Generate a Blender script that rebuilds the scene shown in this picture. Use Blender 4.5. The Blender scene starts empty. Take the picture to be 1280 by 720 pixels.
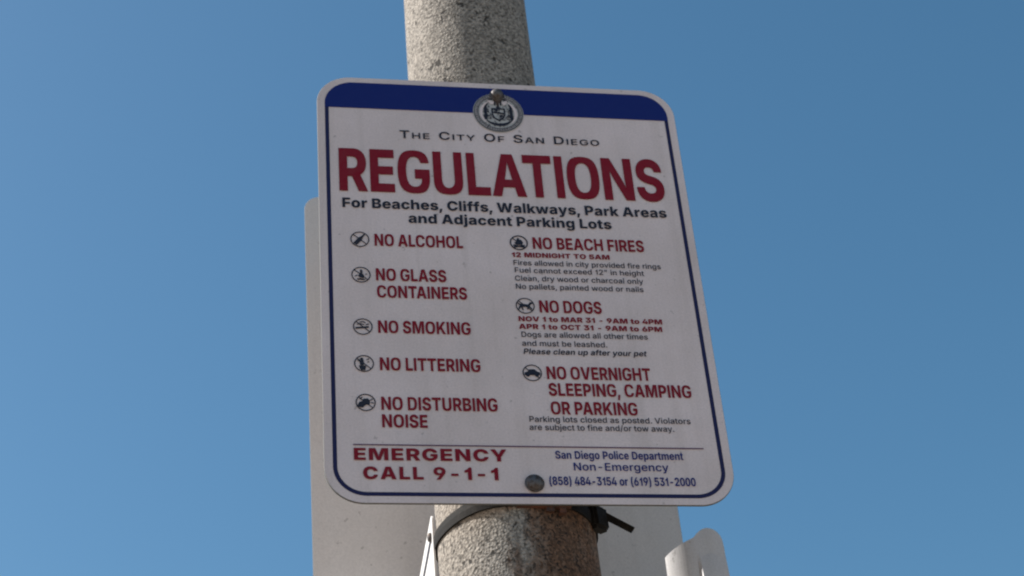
import bpy, bmesh, math, random
import numpy as np
from mathutils import Vector, Matrix
from mathutils.geometry import delaunay_2d_cdt

S = bpy.context.scene
COL = S.collection
rad = math.radians
Z0 = 2.77                                   # height of the sign's centre above the ground

# ------------------------------------------------------------------ camera
cam = bpy.data.cameras.new('camera')
cam.sensor_width = 36.0
cam.lens = 65.04
cam.clip_start = 0.05
cam.clip_end = 6000
cam_o = bpy.data.objects.new('camera', cam)
COL.objects.link(cam_o)
r_ = Vector((0.9858, -0.1501, -0.0757)).normalized()
d_ = Vector((0.0263, 0.5821, -0.8127))
d_ = (d_ - r_ * d_.dot(r_)).normalized()
f_ = r_.cross(d_)
m = Matrix.Identity(4)
for i in range(3):
    m[i][0] = r_[i]; m[i][1] = -d_[i]; m[i][2] = -f_[i]
m.translation = Vector((-0.3652, -1.7381, Z0 - 1.2725))
cam_o.matrix_world = m
cam.dof.use_dof = True
cam.dof.focus_distance = 2.12
cam.dof.aperture_fstop = 7.0
S.camera = cam_o
S.cycles.filter_width = 2.1

# ------------------------------------------------------------------ sky, sun, exposure
SUN_EL = 42.0
SUN = Vector((-0.967, 0.254, 0)).normalized() * math.cos(rad(SUN_EL)) + Vector((0, 0, math.sin(rad(SUN_EL))))
W = bpy.data.worlds.new('World'); S.world = W; W.use_nodes = True
nt = W.node_tree
sky = nt.nodes.new('ShaderNodeTexSky'); sky.sky_type = 'NISHITA'; sky.sun_disc = False
sky.sun_elevation = rad(SUN_EL); sky.sun_rotation = math.atan2(SUN.x, SUN.y)
sky.altitude = 0; sky.air_density = 1.0; sky.dust_density = 1.0; sky.ozone_density = 2.0
hs = nt.nodes.new('ShaderNodeHueSaturation'); hs.inputs['Saturation'].default_value = 1.21; hs.inputs['Hue'].default_value = 0.485
nt.links.new(sky.outputs[0], hs.inputs['Color']); nt.links.new(hs.outputs[0], nt.nodes['Background'].inputs[0])
nt.nodes['Background'].inputs[1].default_value = 0.074
sl = bpy.data.lights.new('sun', 'SUN'); sl.energy = 5.0; sl.angle = rad(0.5); sl.color = (1, 0.955, 0.89)
so = bpy.data.objects.new('sun', sl); COL.objects.link(so)
so.rotation_euler = (-SUN).to_track_quat('-Z', 'Y').to_euler()
so.location = (-6, 2, 8)
S.view_settings.view_transform = 'Standard'; S.view_settings.look = 'None'
S.view_settings.gamma = 1; S.view_settings.use_curve_mapping = False
S.view_settings.exposure = 0.86

# ------------------------------------------------------------------ materials
def mat(name, col, rough=0.6, metal=0.0, spec=0.5):
    M = bpy.data.materials.new(name); M.use_nodes = True
    b = M.node_tree.nodes['Principled BSDF']
    b.inputs['Base Color'].default_value = (*col, 1); b.inputs['Roughness'].default_value = rough
    b.inputs['Metallic'].default_value = metal; b.inputs['Specular IOR Level'].default_value = spec
    return M, M.node_tree, b

def N(t, kind, **kw):
    n = t.nodes.new(kind)
    for k, v in kw.items():
        setattr(n, k, v)
    return n

def coords(t, scale=(1, 1, 1)):
    tc = N(t, 'ShaderNodeTexCoord'); mp = N(t, 'ShaderNodeMapping')
    mp.inputs['Scale'].default_value = scale
    t.links.new(tc.outputs['Object'], mp.inputs[0])
    return mp.outputs[0]

def noise(t, vec, scale, detail=4, rough=0.6, dist=0.0):
    n = N(t, 'ShaderNodeTexNoise')
    n.inputs['Scale'].default_value = scale; n.inputs['Detail'].default_value = detail
    n.inputs['Roughness'].default_value = rough; n.inputs['Distortion'].default_value = dist
    t.links.new(vec, n.inputs['Vector'])
    return n.outputs[0]

def ramp(t, fac, stops):
    r = N(t, 'ShaderNodeValToRGB')
    e = r.color_ramp.elements
    while len(e) < len(stops):
        e.new(0.5)
    for q, (p, c) in zip(e, stops):
        q.position = p
        q.color = (*c, 1) if isinstance(c, tuple) else (c, c, c, 1)
    t.links.new(fac, r.inputs[0])
    return r.outputs[0]

def mix(t, fac, a, b, mode='MIX'):
    n = N(t, 'ShaderNodeMix', data_type='RGBA', blend_type=mode)
    for sock, v in ((n.inputs[0], fac), (n.inputs[6], a), (n.inputs[7], b)):
        if hasattr(v, 'is_linked'):
            t.links.new(v, sock)
        elif isinstance(v, tuple):
            sock.default_value = (*v, 1)
        else:
            sock.default_value = v
    return n.outputs[2]

def bump(t, b, h, strength, dist):
    n = N(t, 'ShaderNodeBump')
    n.inputs['Strength'].default_value = strength; n.inputs['Distance'].default_value = dist
    t.links.new(h, n.inputs['Height']); t.links.new(n.outputs[0], b.inputs['Normal'])

def sheet_mat(name, col, stain, rough, amount=0.5):
    """weathered sign sheeting: soft mottling, faint run marks, small grime specks"""
    M, t, b = mat(name, col, rough)
    v = coords(t)
    c = mix(t, ramp(t, noise(t, v, 7, 5, 0.65), [(0.35, 0.0), (0.75, amount)]), col, stain)
    run = noise(t, coords(t, (42, 42, 1.6)), 1.0, 4, 0.6)
    c = mix(t, ramp(t, run, [(0.52, 0.0), (0.8, amount * 0.8)]), c, stain)
    speck = ramp(t, noise(t, v, 95, 2, 0.5), [(0.685, 0.0), (0.74, 0.5)])
    c = mix(t, speck, c, tuple(0.45 * q for q in stain))
    fine = ramp(t, noise(t, v, 420, 2, 0.7), [(0.3, 0.9), (0.7, 1.06)])
    c = mix(t, 1.0, c, fine, 'MULTIPLY')
    t.links.new(c, b.inputs['Base Color'])
    t.links.new(ramp(t, noise(t, v, 20, 4), [(0.3, rough - 0.1), (0.7, rough + 0.15)]), b.inputs['Roughness'])
    bump(t, b, noise(t, v, 9, 3), 0.15, 0.004)
    return M

def ink(name, col, rough=0.5, fade=0.25):
    M, t, b = mat(name, col, rough, 0, 0.2)
    v = coords(t)
    f = ramp(t, noise(t, v, 60, 5, 0.7), [(0.35, 0.0), (0.8, fade)])
    t.links.new(mix(t, f, col, tuple(0.7 * q + 0.07 for q in col)), b.inputs['Base Color'])
    return M

M_WHITE = sheet_mat('white_sign_sheeting', (0.715, 0.61, 0.605), (0.51, 0.43, 0.405), 0.5, 0.6)
M_RIM = mat('cut_aluminium_rim', (0.12, 0.12, 0.115), 0.7, 0.0, 0.2)[0]
M_EDGE = mat('aluminium_edge', (0.45, 0.45, 0.46), 0.45, 0.6)[0]
M_RED = ink('crimson_ink', (0.205, 0.0035, 0.014))
M_BLACK = ink('black_ink', (0.018, 0.020, 0.034))
M_NAVY = ink('navy_ink', (0.008, 0.018, 0.145), 0.5, 0.05)
M_LINE = ink('dark_navy_ink', (0.016, 0.017, 0.07), 0.5, 0.05)
M_GREYINK = ink('grey_ink', (0.16, 0.16, 0.18))
M_DRIP = ink('rust_drip', (0.075, 0.05, 0.04))
M_DUSK = ink('dusk_ink', (0.075, 0.075, 0.09))
M_BANDINK = ink('worn_silver_ink', (0.34, 0.32, 0.33))
M_PALE = ink('pale_grey_ink', (0.42, 0.42, 0.42))
M_RULE = ink('violet_rule_ink', (0.10, 0.045, 0.10))
M_BACK = sheet_mat('bare_sign_back', (0.635, 0.605, 0.585), (0.53, 0.49, 0.46), 0.5, 0.4)
M_BENT = sheet_mat('bent_sign_paint', (0.60, 0.60, 0.62), (0.46, 0.45, 0.44), 0.45, 0.4)
M_SIDE = sheet_mat('side_sign_sheeting', (0.58, 0.58, 0.575), (0.42, 0.41, 0.39), 0.5, 0.3)

def mk_metal():
    M, t, b = mat('weathered_zinc', (0.2, 0.2, 0.2), 0.62, 0.6)
    v = coords(t)
    c = mix(t, ramp(t, noise(t, v, 160, 4), [(0.42, 0.0), (0.62, 1.0)]), (0.12, 0.115, 0.12), (0.06, 0.04, 0.03))
    t.links.new(c, b.inputs['Base Color'])
    bump(t, b, noise(t, v, 400, 3), 0.4, 0.0005)
    return M
M_BOLT = mk_metal()

def mk_rust():
    M, t, b = mat('rusty_steel', (0.16, 0.07, 0.035), 0.8, 0.2)
    v = coords(t)
    c = mix(t, ramp(t, noise(t, v, 130, 5), [(0.38, 0.0), (0.66, 1.0)]), (0.13, 0.045, 0.022), (0.045, 0.028, 0.022))
    t.links.new(c, b.inputs['Base Color'])
    bump(t, b, noise(t, v, 300, 4), 0.6, 0.001)
    return M
M_RUST = mk_rust()

def mk_plastic():
    M, t, b = mat('black_nylon', (0.016, 0.016, 0.017), 0.8, 0, 0.15)
    v = coords(t)
    c = mix(t, ramp(t, noise(t, v, 120, 5, 0.7), [(0.5, 0.0), (0.75, 0.5)]), (0.010, 0.0095, 0.009), (0.045, 0.04, 0.036))
    t.links.new(c, b.inputs['Base Color'])
    bump(t, b, noise(t, v, 240, 3), 0.3, 0.0006)
    return M
M_NYLON = mk_plastic()

def mk_concrete():
    """spun concrete with exposed fine aggregate, pits, and a rust run below the lower bolt"""
    M, t, b = mat('aggregate_concrete', (0.4, 0.38, 0.34), 0.92, 0, 0.25)
    v = coords(t)
    big = ramp(t, noise(t, v, 11, 5, 0.6), [(0.3, (0.215, 0.192, 0.166)), (0.7, (0.305, 0.275, 0.243))])
    vo = N(t, 'ShaderNodeTexVoronoi'); vo.inputs['Scale'].default_value = 330
    t.links.new(v, vo.inputs['Vector'])
    grains = ramp(t, vo.outputs['Color'], [(0.15, 0.56), (0.5, 0.97), (0.9, 1.32)])
    c = mix(t, 1.0, big, grains, 'MULTIPLY')
    n1 = noise(t, v, 290, 2, 0.5, 0.0)
    pit = ramp(t, n1, [(0.36, 0.95), (0.46, 0.0)])
    c = mix(t, pit, c, (0.085, 0.075, 0.065))
    n2 = noise(t, coords(t, (1, 1, 0.7)), 105, 2, 0.5, 0.25)
    hole = ramp(t, n2, [(0.31, 1.0), (0.35, 0.0)])
    c = mix(t, hole, c, (0.05, 0.045, 0.04))
    # rust run: an irregular streak below the lower bolt, fixed to the pole
    sx = N(t, 'ShaderNodeSeparateXYZ'); tc = N(t, 'ShaderNodeTexCoord'); t.links.new(tc.outputs['Object'], sx.inputs[0])
    def mth(op, a, bb=None):
        n = N(t, 'ShaderNodeMath', operation=op)
        for k, q in enumerate((a, bb)):
            if q is None: continue
            if hasattr(q, 'is_linked'): t.links.new(q, n.inputs[k])
            else: n.inputs[k].default_value = q
        return n.outputs[0]
    wob = mth('MULTIPLY', mth('SUBTRACT', noise(t, coords(t, (1, 1, 0.35)), 38, 5, 0.65), 0.5), 0.16)
    ax = mth('ABSOLUTE', mth('ADD', mth('SUBTRACT', sx.outputs[0], 0.034), wob))
    fx = mth('SUBTRACT', 1.0, mth('DIVIDE', ax, 0.070))
    fz = mth('DIVIDE', mth('SUBTRACT', sx.outputs[2], Z0 - 0.62), 0.30)
    top = mth('LESS_THAN', sx.outputs[2], Z0 - 0.27)
    fy = mth('LESS_THAN', sx.outputs[1], 0.09)
    rm = N(t, 'ShaderNodeMath', operation='MULTIPLY', use_clamp=True)
    t.links.new(mth('MULTIPLY', fx, fz), rm.inputs[0]); t.links.new(mth('MULTIPLY', top, fy), rm.inputs[1])
    rr = ramp(t, rm.outputs[0], [(0.0, 0.0), (0.22, 0.65), (0.6, 0.95)])
    rust = mix(t, noise(t, v, 75, 5, 0.7), (0.035, 0.020, 0.013), (0.20, 0.105, 0.06))
    rust = mix(t, 1.0, rust, grains, 'MULTIPLY')
    rust = mix(t, pit, rust, (0.018, 0.013, 0.010))
    c = mix(t, rr, c, rust)
    t.links.new(c, b.inputs['Base Color'])
    h = mix(t, 1.0, mix(t, 0.5, n1, vo.outputs['Distance']), mix(t, hole, (1, 1, 1), (0, 0, 0)), 'MULTIPLY')
    bump(t, b, h, 0.8, 0.0022)
    return M
M_CONC = mk_concrete()

def mk_ground():
    M, t, b = mat('sandy_concrete', (0.4, 0.36, 0.3), 0.95)
    v = coords(t)
    c = ramp(t, noise(t, v, 0.8, 8, 0.7), [(0.3, (0.23, 0.18, 0.13)), (0.7, (0.31, 0.25, 0.19))])
    g = ramp(t, noise(t, v, 90, 3, 0.7), [(0.3, 0.75), (0.7, 1.1)])
    t.links.new(mix(t, 1.0, c, g, 'MULTIPLY'), b.inputs['Base Color'])
    bump(t, b, noise(t, v, 60, 4), 0.4, 0.01)
    return M
M_GROUND = mk_ground()

# ------------------------------------------------------------------ mesh helpers
def link(name, verts, faces, material, parent=None, smooth=False, loc=None):
    me = bpy.data.meshes.new(name)
    me.from_pydata([tuple(v) for v in verts], [], [tuple(f) for f in faces])
    me.update()
    if smooth:
        me.polygons.foreach_set('use_smooth', [True] * len(me.polygons))
    me.materials.append(material)
    o = bpy.data.objects.new(name, me); COL.objects.link(o)
    if parent: o.parent = parent
    if loc is not None: o.location = loc
    return o

def fix_normals(o):
    bm = bmesh.new(); bm.from_mesh(o.data)
    bmesh.ops.recalc_face_normals(bm, faces=bm.faces[:])
    bm.to_mesh(o.data); bm.free()
    return o

def thing(name, label, cat, loc):
    o = bpy.data.objects.new(name, None); COL.objects.link(o); o.location = loc
    o.empty_display_size = 0.05
    o['label'] = label; o['category'] = cat
    return o

def rrect(hw, hh, r, n=12):
    pts = []
    for cx, cz, a0 in ((hw - r, hh - r, 0), (-hw + r, hh - r, 90), (-hw + r, -hh + r, 180), (hw - r, -hh + r, 270)):
        for i in range(n + 1):
            a = rad(a0 + 90.0 * i / n)
            pts.append((cx + r * math.cos(a), cz + r * math.sin(a)))
    return pts

def plate(name, outline, y0, y1, material, parent, fn=None, bev=0.0005):
    """closed plate from an (x, z) outline between depths y0 (front) and y1, with a small edge bevel"""
    n = len(outline)
    cx = sum(p[0] for p in outline) / n; cz = sum(p[1] for p in outline) / n
    def inset(p):
        d = math.hypot(p[0] - cx, p[1] - cz)
        k = 1 - bev / d
        return (cx + (p[0] - cx) * k, cz + (p[1] - cz) * k)
    rings = [[(*inset(p), y0) for p in outline], [(*p, y0 + bev) for p in outline],
             [(*p, y1 - bev) for p in outline], [(*inset(p), y1) for p in outline]]
    V = [(x, y, z) for ring in rings for x, z, y in ring]
    if fn: V = [fn(*v) for v in V]
    F = [tuple(range(n))[::-1], tuple(range(3 * n, 4 * n))]
    for k in range(3):
        for i in range(n):
            j = (i + 1) % n
            F.append((k * n + i, k * n + j, (k + 1) * n + j, (k + 1) * n + i))
    return fix_normals(link(name, V, F, material, parent))

def union(contours, eps=1e-7):
    """nonzero-winding union of 2-D contours -> (points, triangles)"""
    V = []; E = []
    for c in contours:
        b = len(V); n = len(c)
        V += [Vector(p) for p in c]; E += [(b + i, b + (i + 1) % n) for i in range(n)]
    ov, oe, of, _, _, _ = delaunay_2d_cdt(V, E, [], 0, eps)
    P = np.array([tuple(p) for p in ov])
    segs = np.array([(V[a][0], V[a][1], V[b][0], V[b][1]) for a, b in E])
    T = [f for f in of]
    cen = np.array([P[list(f)].mean(0) for f in T])
    y0, y1 = segs[:, 1], segs[:, 3]
    px, py = cen[:, 0:1], cen[:, 1:2]
    up = (y0 <= py) & (y1 > py); dn = (y1 <= py) & (y0 > py)
    dy = np.where(y1 == y0, 1, y1 - y0)
    xi = segs[:, 0] + (py - y0) / dy * (segs[:, 2] - segs[:, 0])
    w = ((up & (xi > px)).astype(int) - (dn & (xi > px)).astype(int)).sum(1)
    return P, [tuple(f) for f, q in zip(T, w) if q != 0]

def ccw(c):
    a = sum(c[i][0] * c[(i + 1) % len(c)][1] - c[(i + 1) % len(c)][0] * c[i][1] for i in range(len(c)))
    return c if a > 0 else c[::-1]

def print_shape(name, contours, y, material, parent):
    P, F = union(contours)
    F2 = []
    for f in F:                                  # face the reader (-y)
        (x0, z0), (x1, z1), (x2, z2) = P[f[0]], P[f[1]], P[f[2]]
        F2.append(f if (x1 - x0) * (z2 - z0) - (x2 - x0) * (z1 - z0) > 0 else f[::-1])
    used = sorted({i for f in F2 for i in f}); ix = {q: k for k, q in enumerate(used)}
    return link(name, [(P[i][0], y, P[i][1]) for i in used], [tuple(ix[i] for i in f) for f in F2], material, parent)

# ------------------------------------------------------------------ letter shapes (outline points at two weights)
FONT = {
"\"":[954,1279,[[[232,923,233,824,1],[210,1490,196,1490,1],[404,1490,566,1490,1],[382,923,529,824,1]],[[572,923,750,824,1],[550,1490,713,1490,1],[744,1490,1083,1490,1],[722,923,1046,824,1]]]],
"(":[800,800,[[[255,607,92,607,1],[255,770,92,775,0],[322,1127,158,1135,0],[438,1458,274,1463,0],[513,1581,350,1581,1],[688,1581,716,1581,1],[611,1424,649,1428,0],[498,1084,553,1094,0],[438,753,502,761,0],[438,607,502,607,1],[438,474,502,477,0],[491,202,544,219,0],[602,-101,638,-83,0],[688,-279,716,-279,1],[513,-279,350,-279,1],[386,-62,223,-74,0],[255,388,92,378,0]]]],
")":[800,800,[[[112,-279,84,-279,1],[201,-96,163,-83,0],[311,209,256,219,0],[362,479,298,477,0],[362,607,298,607,1],[362,753,298,761,0],[302,1084,247,1094,0],[190,1424,152,1428,0],[112,1581,84,1581,1],[287,1581,450,1581,1],[362,1458,526,1463,0],[479,1127,642,1135,0],[545,769,708,775,0],[545,607,708,607,1],[545,384,708,378,0],[412,-66,577,-74,0],[287,-279,450,-279,1]]]],
",":[550,550,[[[108,-359,13,-426,1],[196,208,101,240,1],[402,208,481,240,1],[246,-359,273,-426,1]]]],
"-":[1328,1320,[[[988,719,1009,744,1],[988,553,1009,442,1],[334,553,311,442,1],[334,719,311,744,1]]]],
".":[550,550,[[[279,-13,275,-24,1],[223,-13,187,-24,0],[144,66,69,92,0],[144,122,69,179,1],[144,178,69,266,0],[223,257,187,382,0],[279,257,275,382,1],[335,257,363,382,0],[414,178,481,266,0],[414,122,481,179,1],[414,66,481,92,0],[335,-13,363,-24,0]]]],
"/":[738,844,[[[692,1560,832,1560,1],[212,-224,352,-224,1],[46,-224,12,-224,1],[526,1560,492,1560,1]]]],
"0":[1328,1320,[[[664,-20,660,-20,1],[498,-20,453,-20,0],[264,160,183,162,0],[142,502,50,503,0],[142,744,50,744,1],[142,986,50,985,0],[266,1328,183,1328,0],[499,1510,453,1510,0],[664,1510,660,1510,1],[829,1510,867,1510,0],[1063,1328,1138,1327,0],[1186,986,1270,985,0],[1186,744,1270,744,1],[1186,502,1270,503,0],[1064,160,1138,162,0],[831,-20,868,-20,0]],[[664,146,660,308,1],[773,146,734,308,0],[925,287,824,396,0],[1004,555,866,589,0],[1004,744,866,744,1],[1004,935,866,901,0],[925,1203,824,1095,0],[773,1345,734,1184,0],[664,1345,660,1184,1],[555,1345,587,1184,0],[403,1203,496,1095,0],[324,935,454,901,0],[324,744,454,744,1],[324,555,454,589,0],[403,287,496,396,0],[555,146,587,308,0]]]],
"1":[1328,1320,[[[225,0,137,0,1],[225,160,137,322,1],[1146,160,1216,322,1],[1146,0,1216,0,1]],[[811,1490,927,1490,1],[811,0,927,0,1],[624,0,523,0,1],[624,1314,523,1142,1],[614,1314,513,1142,1],[254,1047,187,922,1],[254,1251,187,1266,1],[578,1490,521,1490,1]]]],
"2":[1328,1320,[[[189,0,102,0,1],[189,137,102,290,1],[684,674,658,750,1],[767,764,713,796,0],[877,900,793,877,0],[933,1023,836,963,0],[933,1092,836,1016,1],[933,1170,836,1073,0],[859,1284,787,1154,0],[733,1345,702,1198,0],[653,1345,646,1198,1],[568,1345,590,1198,0],[443,1276,505,1153,0],[375,1151,458,1067,0],[375,1067,458,1004,1],[193,1067,74,1004,1],[193,1199,74,1161,0],[315,1399,215,1387,0],[525,1510,473,1510,0],[658,1510,646,1510,1],[791,1510,825,1510,0],[996,1399,1087,1396,0],[1113,1211,1230,1189,0],[1113,1094,1230,1050,1],[1113,1013,1230,964,0],[1055,860,1159,795,0],[909,666,975,589,0],[777,526,804,448,1],[451,179,664,332,1],[451,167,664,322,1],[1138,167,1246,322,1],[1138,0,1246,0,1]]]],
"3":[1328,1320,[[[634,-20,656,-20,1],[500,-20,472,-20,0],[274,74,200,102,0],[134,251,50,316,0],[125,376,48,454,1],[319,376,454,454,1],[327,302,456,411,0],[414,199,510,344,0],[553,147,600,306,0],[637,147,656,306,1],[728,147,714,306,0],[874,209,798,349,0],[959,331,844,430,0],[959,421,844,486,1],[959,501,844,535,0],[884,637,790,616,0],[720,721,694,664,0],[585,721,632,664,1],[463,721,436,664,1],[463,872,436,912,1],[840,1311,738,1158,1],[840,1323,738,1166,1],[199,1323,124,1166,1],[199,1490,124,1490,1],[1090,1490,1210,1490,1],[1090,1351,1210,1198,1],[620,810,695,780,1],[620,841,695,873,1],[783,858,865,900,0],[1019,748,1125,800,0],[1148,545,1272,591,0],[1148,420,1272,452,1],[1148,292,1272,305,0],[1016,93,1109,94,0],[785,-20,830,-20,0]]]],
"4":[1328,1320,[[[121,303,18,232,1],[121,458,18,546,1],[714,1490,548,1490,1],[901,1490,934,1490,1],[322,482,416,558,1],[322,470,416,546,1],[1206,470,1302,546,1],[1206,303,1302,232,1]],[[823,0,742,0,1],[823,349,742,326,1],[823,422,758,466,1],[823,930,758,930,1],[1003,930,1120,930,1],[1003,0,1120,0,1]]]],
"5":[1328,1320,[[[646,-20,651,-20,1],[515,-20,479,-20,0],[307,83,213,101,0],[183,262,61,315,0],[178,376,59,454,1],[362,376,453,454,1],[368,310,453,403,0],[446,206,507,327,0],[571,147,597,286,0],[646,147,651,286,1],[736,147,713,286,0],[877,231,806,339,0],[957,379,859,435,0],[957,473,859,500,1],[957,569,859,566,0],[873,721,806,663,0],[728,808,713,716,0],[634,808,651,716,1],[565,808,586,716,0],[423,764,479,654,0],[379,730,453,600,1],[201,752,97,670,1],[289,1490,155,1490,1],[1073,1490,1157,1490,1],[1073,1323,1157,1166,1],[449,1323,487,1166,1],[398,888,459,838,1],[406,888,467,838,1],[452,926,502,906,0],[592,975,674,994,0],[669,975,787,994,1],[771,975,886,994,0],[944,901,1055,924,0],[1072,766,1180,795,0],[1143,584,1249,618,0],[1143,476,1249,512,1],[1143,333,1249,356,0],[1014,109,1101,116,0],[790,-20,832,-20,0]]]],
"6":[1328,1320,[[[664,-20,668,-20,1],[526,-20,511,-20,0],[312,106,240,94,0],[190,329,72,322,0],[190,473,72,492,1],[190,579,72,618,0],[282,816,167,850,0],[402,993,246,968,1],[739,1490,598,1490,1],[944,1490,994,1490,1],[446,763,552,840,1],[428,763,414,840,1],[448,805,436,871,0],[525,874,538,934,0],[628,915,685,976,0],[688,915,776,976,1],[824,915,915,976,0],[1025,802,1127,867,0],[1137,597,1248,659,0],[1137,458,1248,512,1],[1137,320,1248,349,0],[1014,104,1098,110,0],[801,-20,836,-20,0]],[[664,143,664,286,1],[750,143,725,286,0],[881,225,818,341,0],[956,367,872,437,0],[956,458,872,498,1],[956,552,872,559,0],[881,693,818,655,0],[750,773,725,710,0],[664,773,664,710,1],[578,773,606,710,0],[445,694,512,655,0],[370,554,458,559,0],[370,462,458,498,1],[370,369,458,437,0],[445,225,512,341,0],[578,143,606,286,0]]]],
"8":[1328,1320,[[[663,-20,659,-20,1],[512,-20,479,-20,0],[281,87,197,92,0],[152,275,35,284,0],[152,396,35,404,1],[152,490,35,496,0],[228,651,127,649,0],[360,759,284,751,0],[443,774,381,766,1],[443,782,381,776,1],[334,810,254,799,0],[206,996,89,982,0],[206,1114,89,1106,1],[206,1228,89,1223,0],[324,1407,237,1405,0],[530,1510,495,1510,0],[663,1510,659,1510,1],[794,1510,824,1510,0],[1000,1407,1083,1405,0],[1119,1228,1231,1222,0],[1119,1114,1231,1106,1],[1119,996,1231,981,0],[990,810,1064,799,0],[884,782,939,776,1],[884,774,939,766,1],[965,759,1035,751,0],[1097,651,1192,649,0],[1175,490,1285,496,0],[1175,396,1285,404,1],[1175,275,1285,284,0],[1044,87,1123,92,0],[813,-20,840,-20,0]],[[663,145,659,258,1],[762,145,717,258,0],[906,210,806,305,0],[985,327,857,388,0],[985,406,857,440,1],[985,489,857,491,0],[901,616,806,570,0],[755,689,717,616,0],[663,689,659,616,1],[569,689,603,616,0],[423,616,514,571,0],[339,489,463,492,0],[339,406,463,440,1],[339,327,463,388,0],[417,210,514,306,0],[563,145,603,258,0]],[[663,848,659,896,1],[742,848,710,896,0],[864,911,789,938,0],[935,1025,835,1012,0],[935,1100,835,1058,1],[935,1175,835,1105,0],[867,1285,789,1177,0],[744,1346,710,1218,0],[663,1346,659,1218,1],[581,1346,609,1218,0],[458,1285,530,1177,0],[390,1175,485,1105,0],[390,1100,485,1058,1],[390,1025,485,1012,0],[459,911,530,939,0],[583,848,609,896,0]]]],
"9":[1328,1320,[[[663,1510,652,1510,1],[801,1510,809,1510,0],[1015,1384,1080,1396,0],[1137,1161,1248,1169,0],[1137,1017,1248,998,1],[1137,911,1248,872,0],[1045,674,1154,640,0],[925,497,1074,522,1],[588,0,722,0,1],[383,0,326,0,1],[881,727,768,650,1],[899,727,906,650,1],[879,685,884,619,0],[802,616,783,556,0],[699,575,635,514,0],[639,575,544,514,1],[504,575,406,514,0],[302,688,193,623,0],[190,893,72,831,0],[190,1032,72,978,1],[190,1171,72,1141,0],[313,1386,222,1380,0],[527,1510,485,1510,0]],[[663,1347,656,1204,1],[578,1347,596,1204,0],[446,1265,502,1149,0],[371,1123,448,1054,0],[371,1032,448,992,1],[371,939,448,931,0],[446,797,502,835,0],[578,717,596,780,0],[663,717,656,780,1],[749,717,715,780,0],[882,796,808,835,0],[957,937,862,931,0],[957,1028,862,992,1],[957,1121,862,1054,0],[882,1265,808,1149,0],[750,1347,715,1204,0]]]],
"A":[1413,1628,[[[52,0,46,0,1],[593,1490,529,1490,1],[813,1490,1081,1490,1],[1361,0,1582,0,1],[1161,0,1124,0,1],[845,884,951,578,1],[816,966,895,766,0],[739,1211,797,1171,0],[684,1401,753,1371,1],[720,1401,845,1371,1],[666,1209,803,1171,0],[587,960,717,766,0],[561,884,663,578,1],[254,0,498,0,1]],[[324,416,404,286,1],[324,582,404,588,1],[1089,582,1224,588,1],[1089,416,1224,286,1]]]],
"B":[1340,1368,[[[180,0,96,0,1],[180,1490,96,1490,1],[708,1490,742,1490,1],[864,1490,912,1490,0],[1067,1383,1144,1398,0],[1166,1204,1262,1231,0],[1166,1095,1262,1118,1],[1166,999,1262,1036,0],[1098,874,1190,900,0],[987,800,1061,809,0],[922,782,974,792,1],[922,768,974,776,1],[992,764,1070,773,0],[1131,676,1227,684,0],[1224,514,1320,527,0],[1224,397,1320,422,1],[1224,285,1320,300,0],[1121,105,1194,109,0],[901,0,960,0,0],[725,0,798,0,1]],[[370,168,500,322,1],[720,168,690,322,1],[894,168,791,322,0],[1041,302,894,400,0],[1041,399,894,474,1],[1041,474,894,527,0],[965,600,846,600,0],[826,676,757,638,0],[730,676,696,638,1],[370,676,500,638,1]],[[370,836,500,888,1],[698,836,666,888,1],[778,836,719,888,0],[908,899,800,921,0],[984,1014,846,984,0],[984,1091,846,1030,1],[984,1188,846,1098,0],[849,1322,747,1172,0],[704,1322,672,1172,1],[370,1322,500,1172,1]]]],
"C":[1496,1531,[[[783,-20,788,-20,1],[592,-20,584,-20,0],[293,165,259,156,0],[122,508,70,497,0],[122,744,70,744,1],[122,981,70,993,0],[293,1324,262,1335,0],[592,1510,588,1510,0],[783,1510,788,1510,1],[896,1510,927,1510,0],[1097,1444,1162,1435,0],[1257,1317,1340,1291,0],[1364,1136,1450,1081,0],[1384,1021,1464,946,1],[1194,1021,1054,946,1],[1178,1098,1048,994,0],[1101,1214,1009,1072,0],[990,1294,945,1128,0],[856,1334,856,1158,0],[783,1334,800,1158,1],[649,1334,699,1158,0],[433,1198,558,1059,0],[307,935,486,874,0],[307,744,486,744,1],[307,554,486,608,0],[434,291,560,424,0],[650,156,699,332,0],[783,156,798,332,1],[856,156,854,332,0],[990,197,942,362,0],[1101,276,1008,418,0],[1178,393,1049,496,0],[1194,469,1056,544,1],[1384,469,1466,544,1],[1365,355,1459,449,0],[1258,175,1368,251,0],[1098,47,1199,83,0],[897,-20,952,-20,0]]]],
"D":[1478,1480,[[[645,0,670,0,1],[285,0,262,0,1],[285,168,262,344,1],[633,168,654,344,1],[815,168,765,344,0],[1054,307,922,414,0],[1172,567,1004,589,0],[1172,748,1004,744,1],[1172,927,1004,900,0],[1055,1184,920,1075,0],[824,1322,759,1146,0],[651,1322,642,1146,1],[277,1322,256,1146,1],[277,1490,256,1490,1],[664,1490,664,1490,1],[882,1490,894,1490,0],[1191,1312,1228,1311,0],[1356,979,1410,977,0],[1356,748,1410,744,1],[1356,515,1410,512,0],[1190,180,1229,178,0],[872,0,897,0,0]],[[370,1490,500,1490,1],[370,0,500,0,1],[180,0,96,0,1],[180,1490,96,1490,1]]]],
"E":[1231,1255,[[[180,0,96,0,1],[180,1490,96,1490,1],[1088,1490,1170,1490,1],[1088,1322,1170,1164,1],[370,1322,500,1164,1],[370,836,500,912,1],[1039,836,1114,912,1],[1039,668,1114,594,1],[370,668,500,594,1],[370,168,500,326,1],[1097,168,1166,326,1],[1097,0,1166,0,1]]]],
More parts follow.
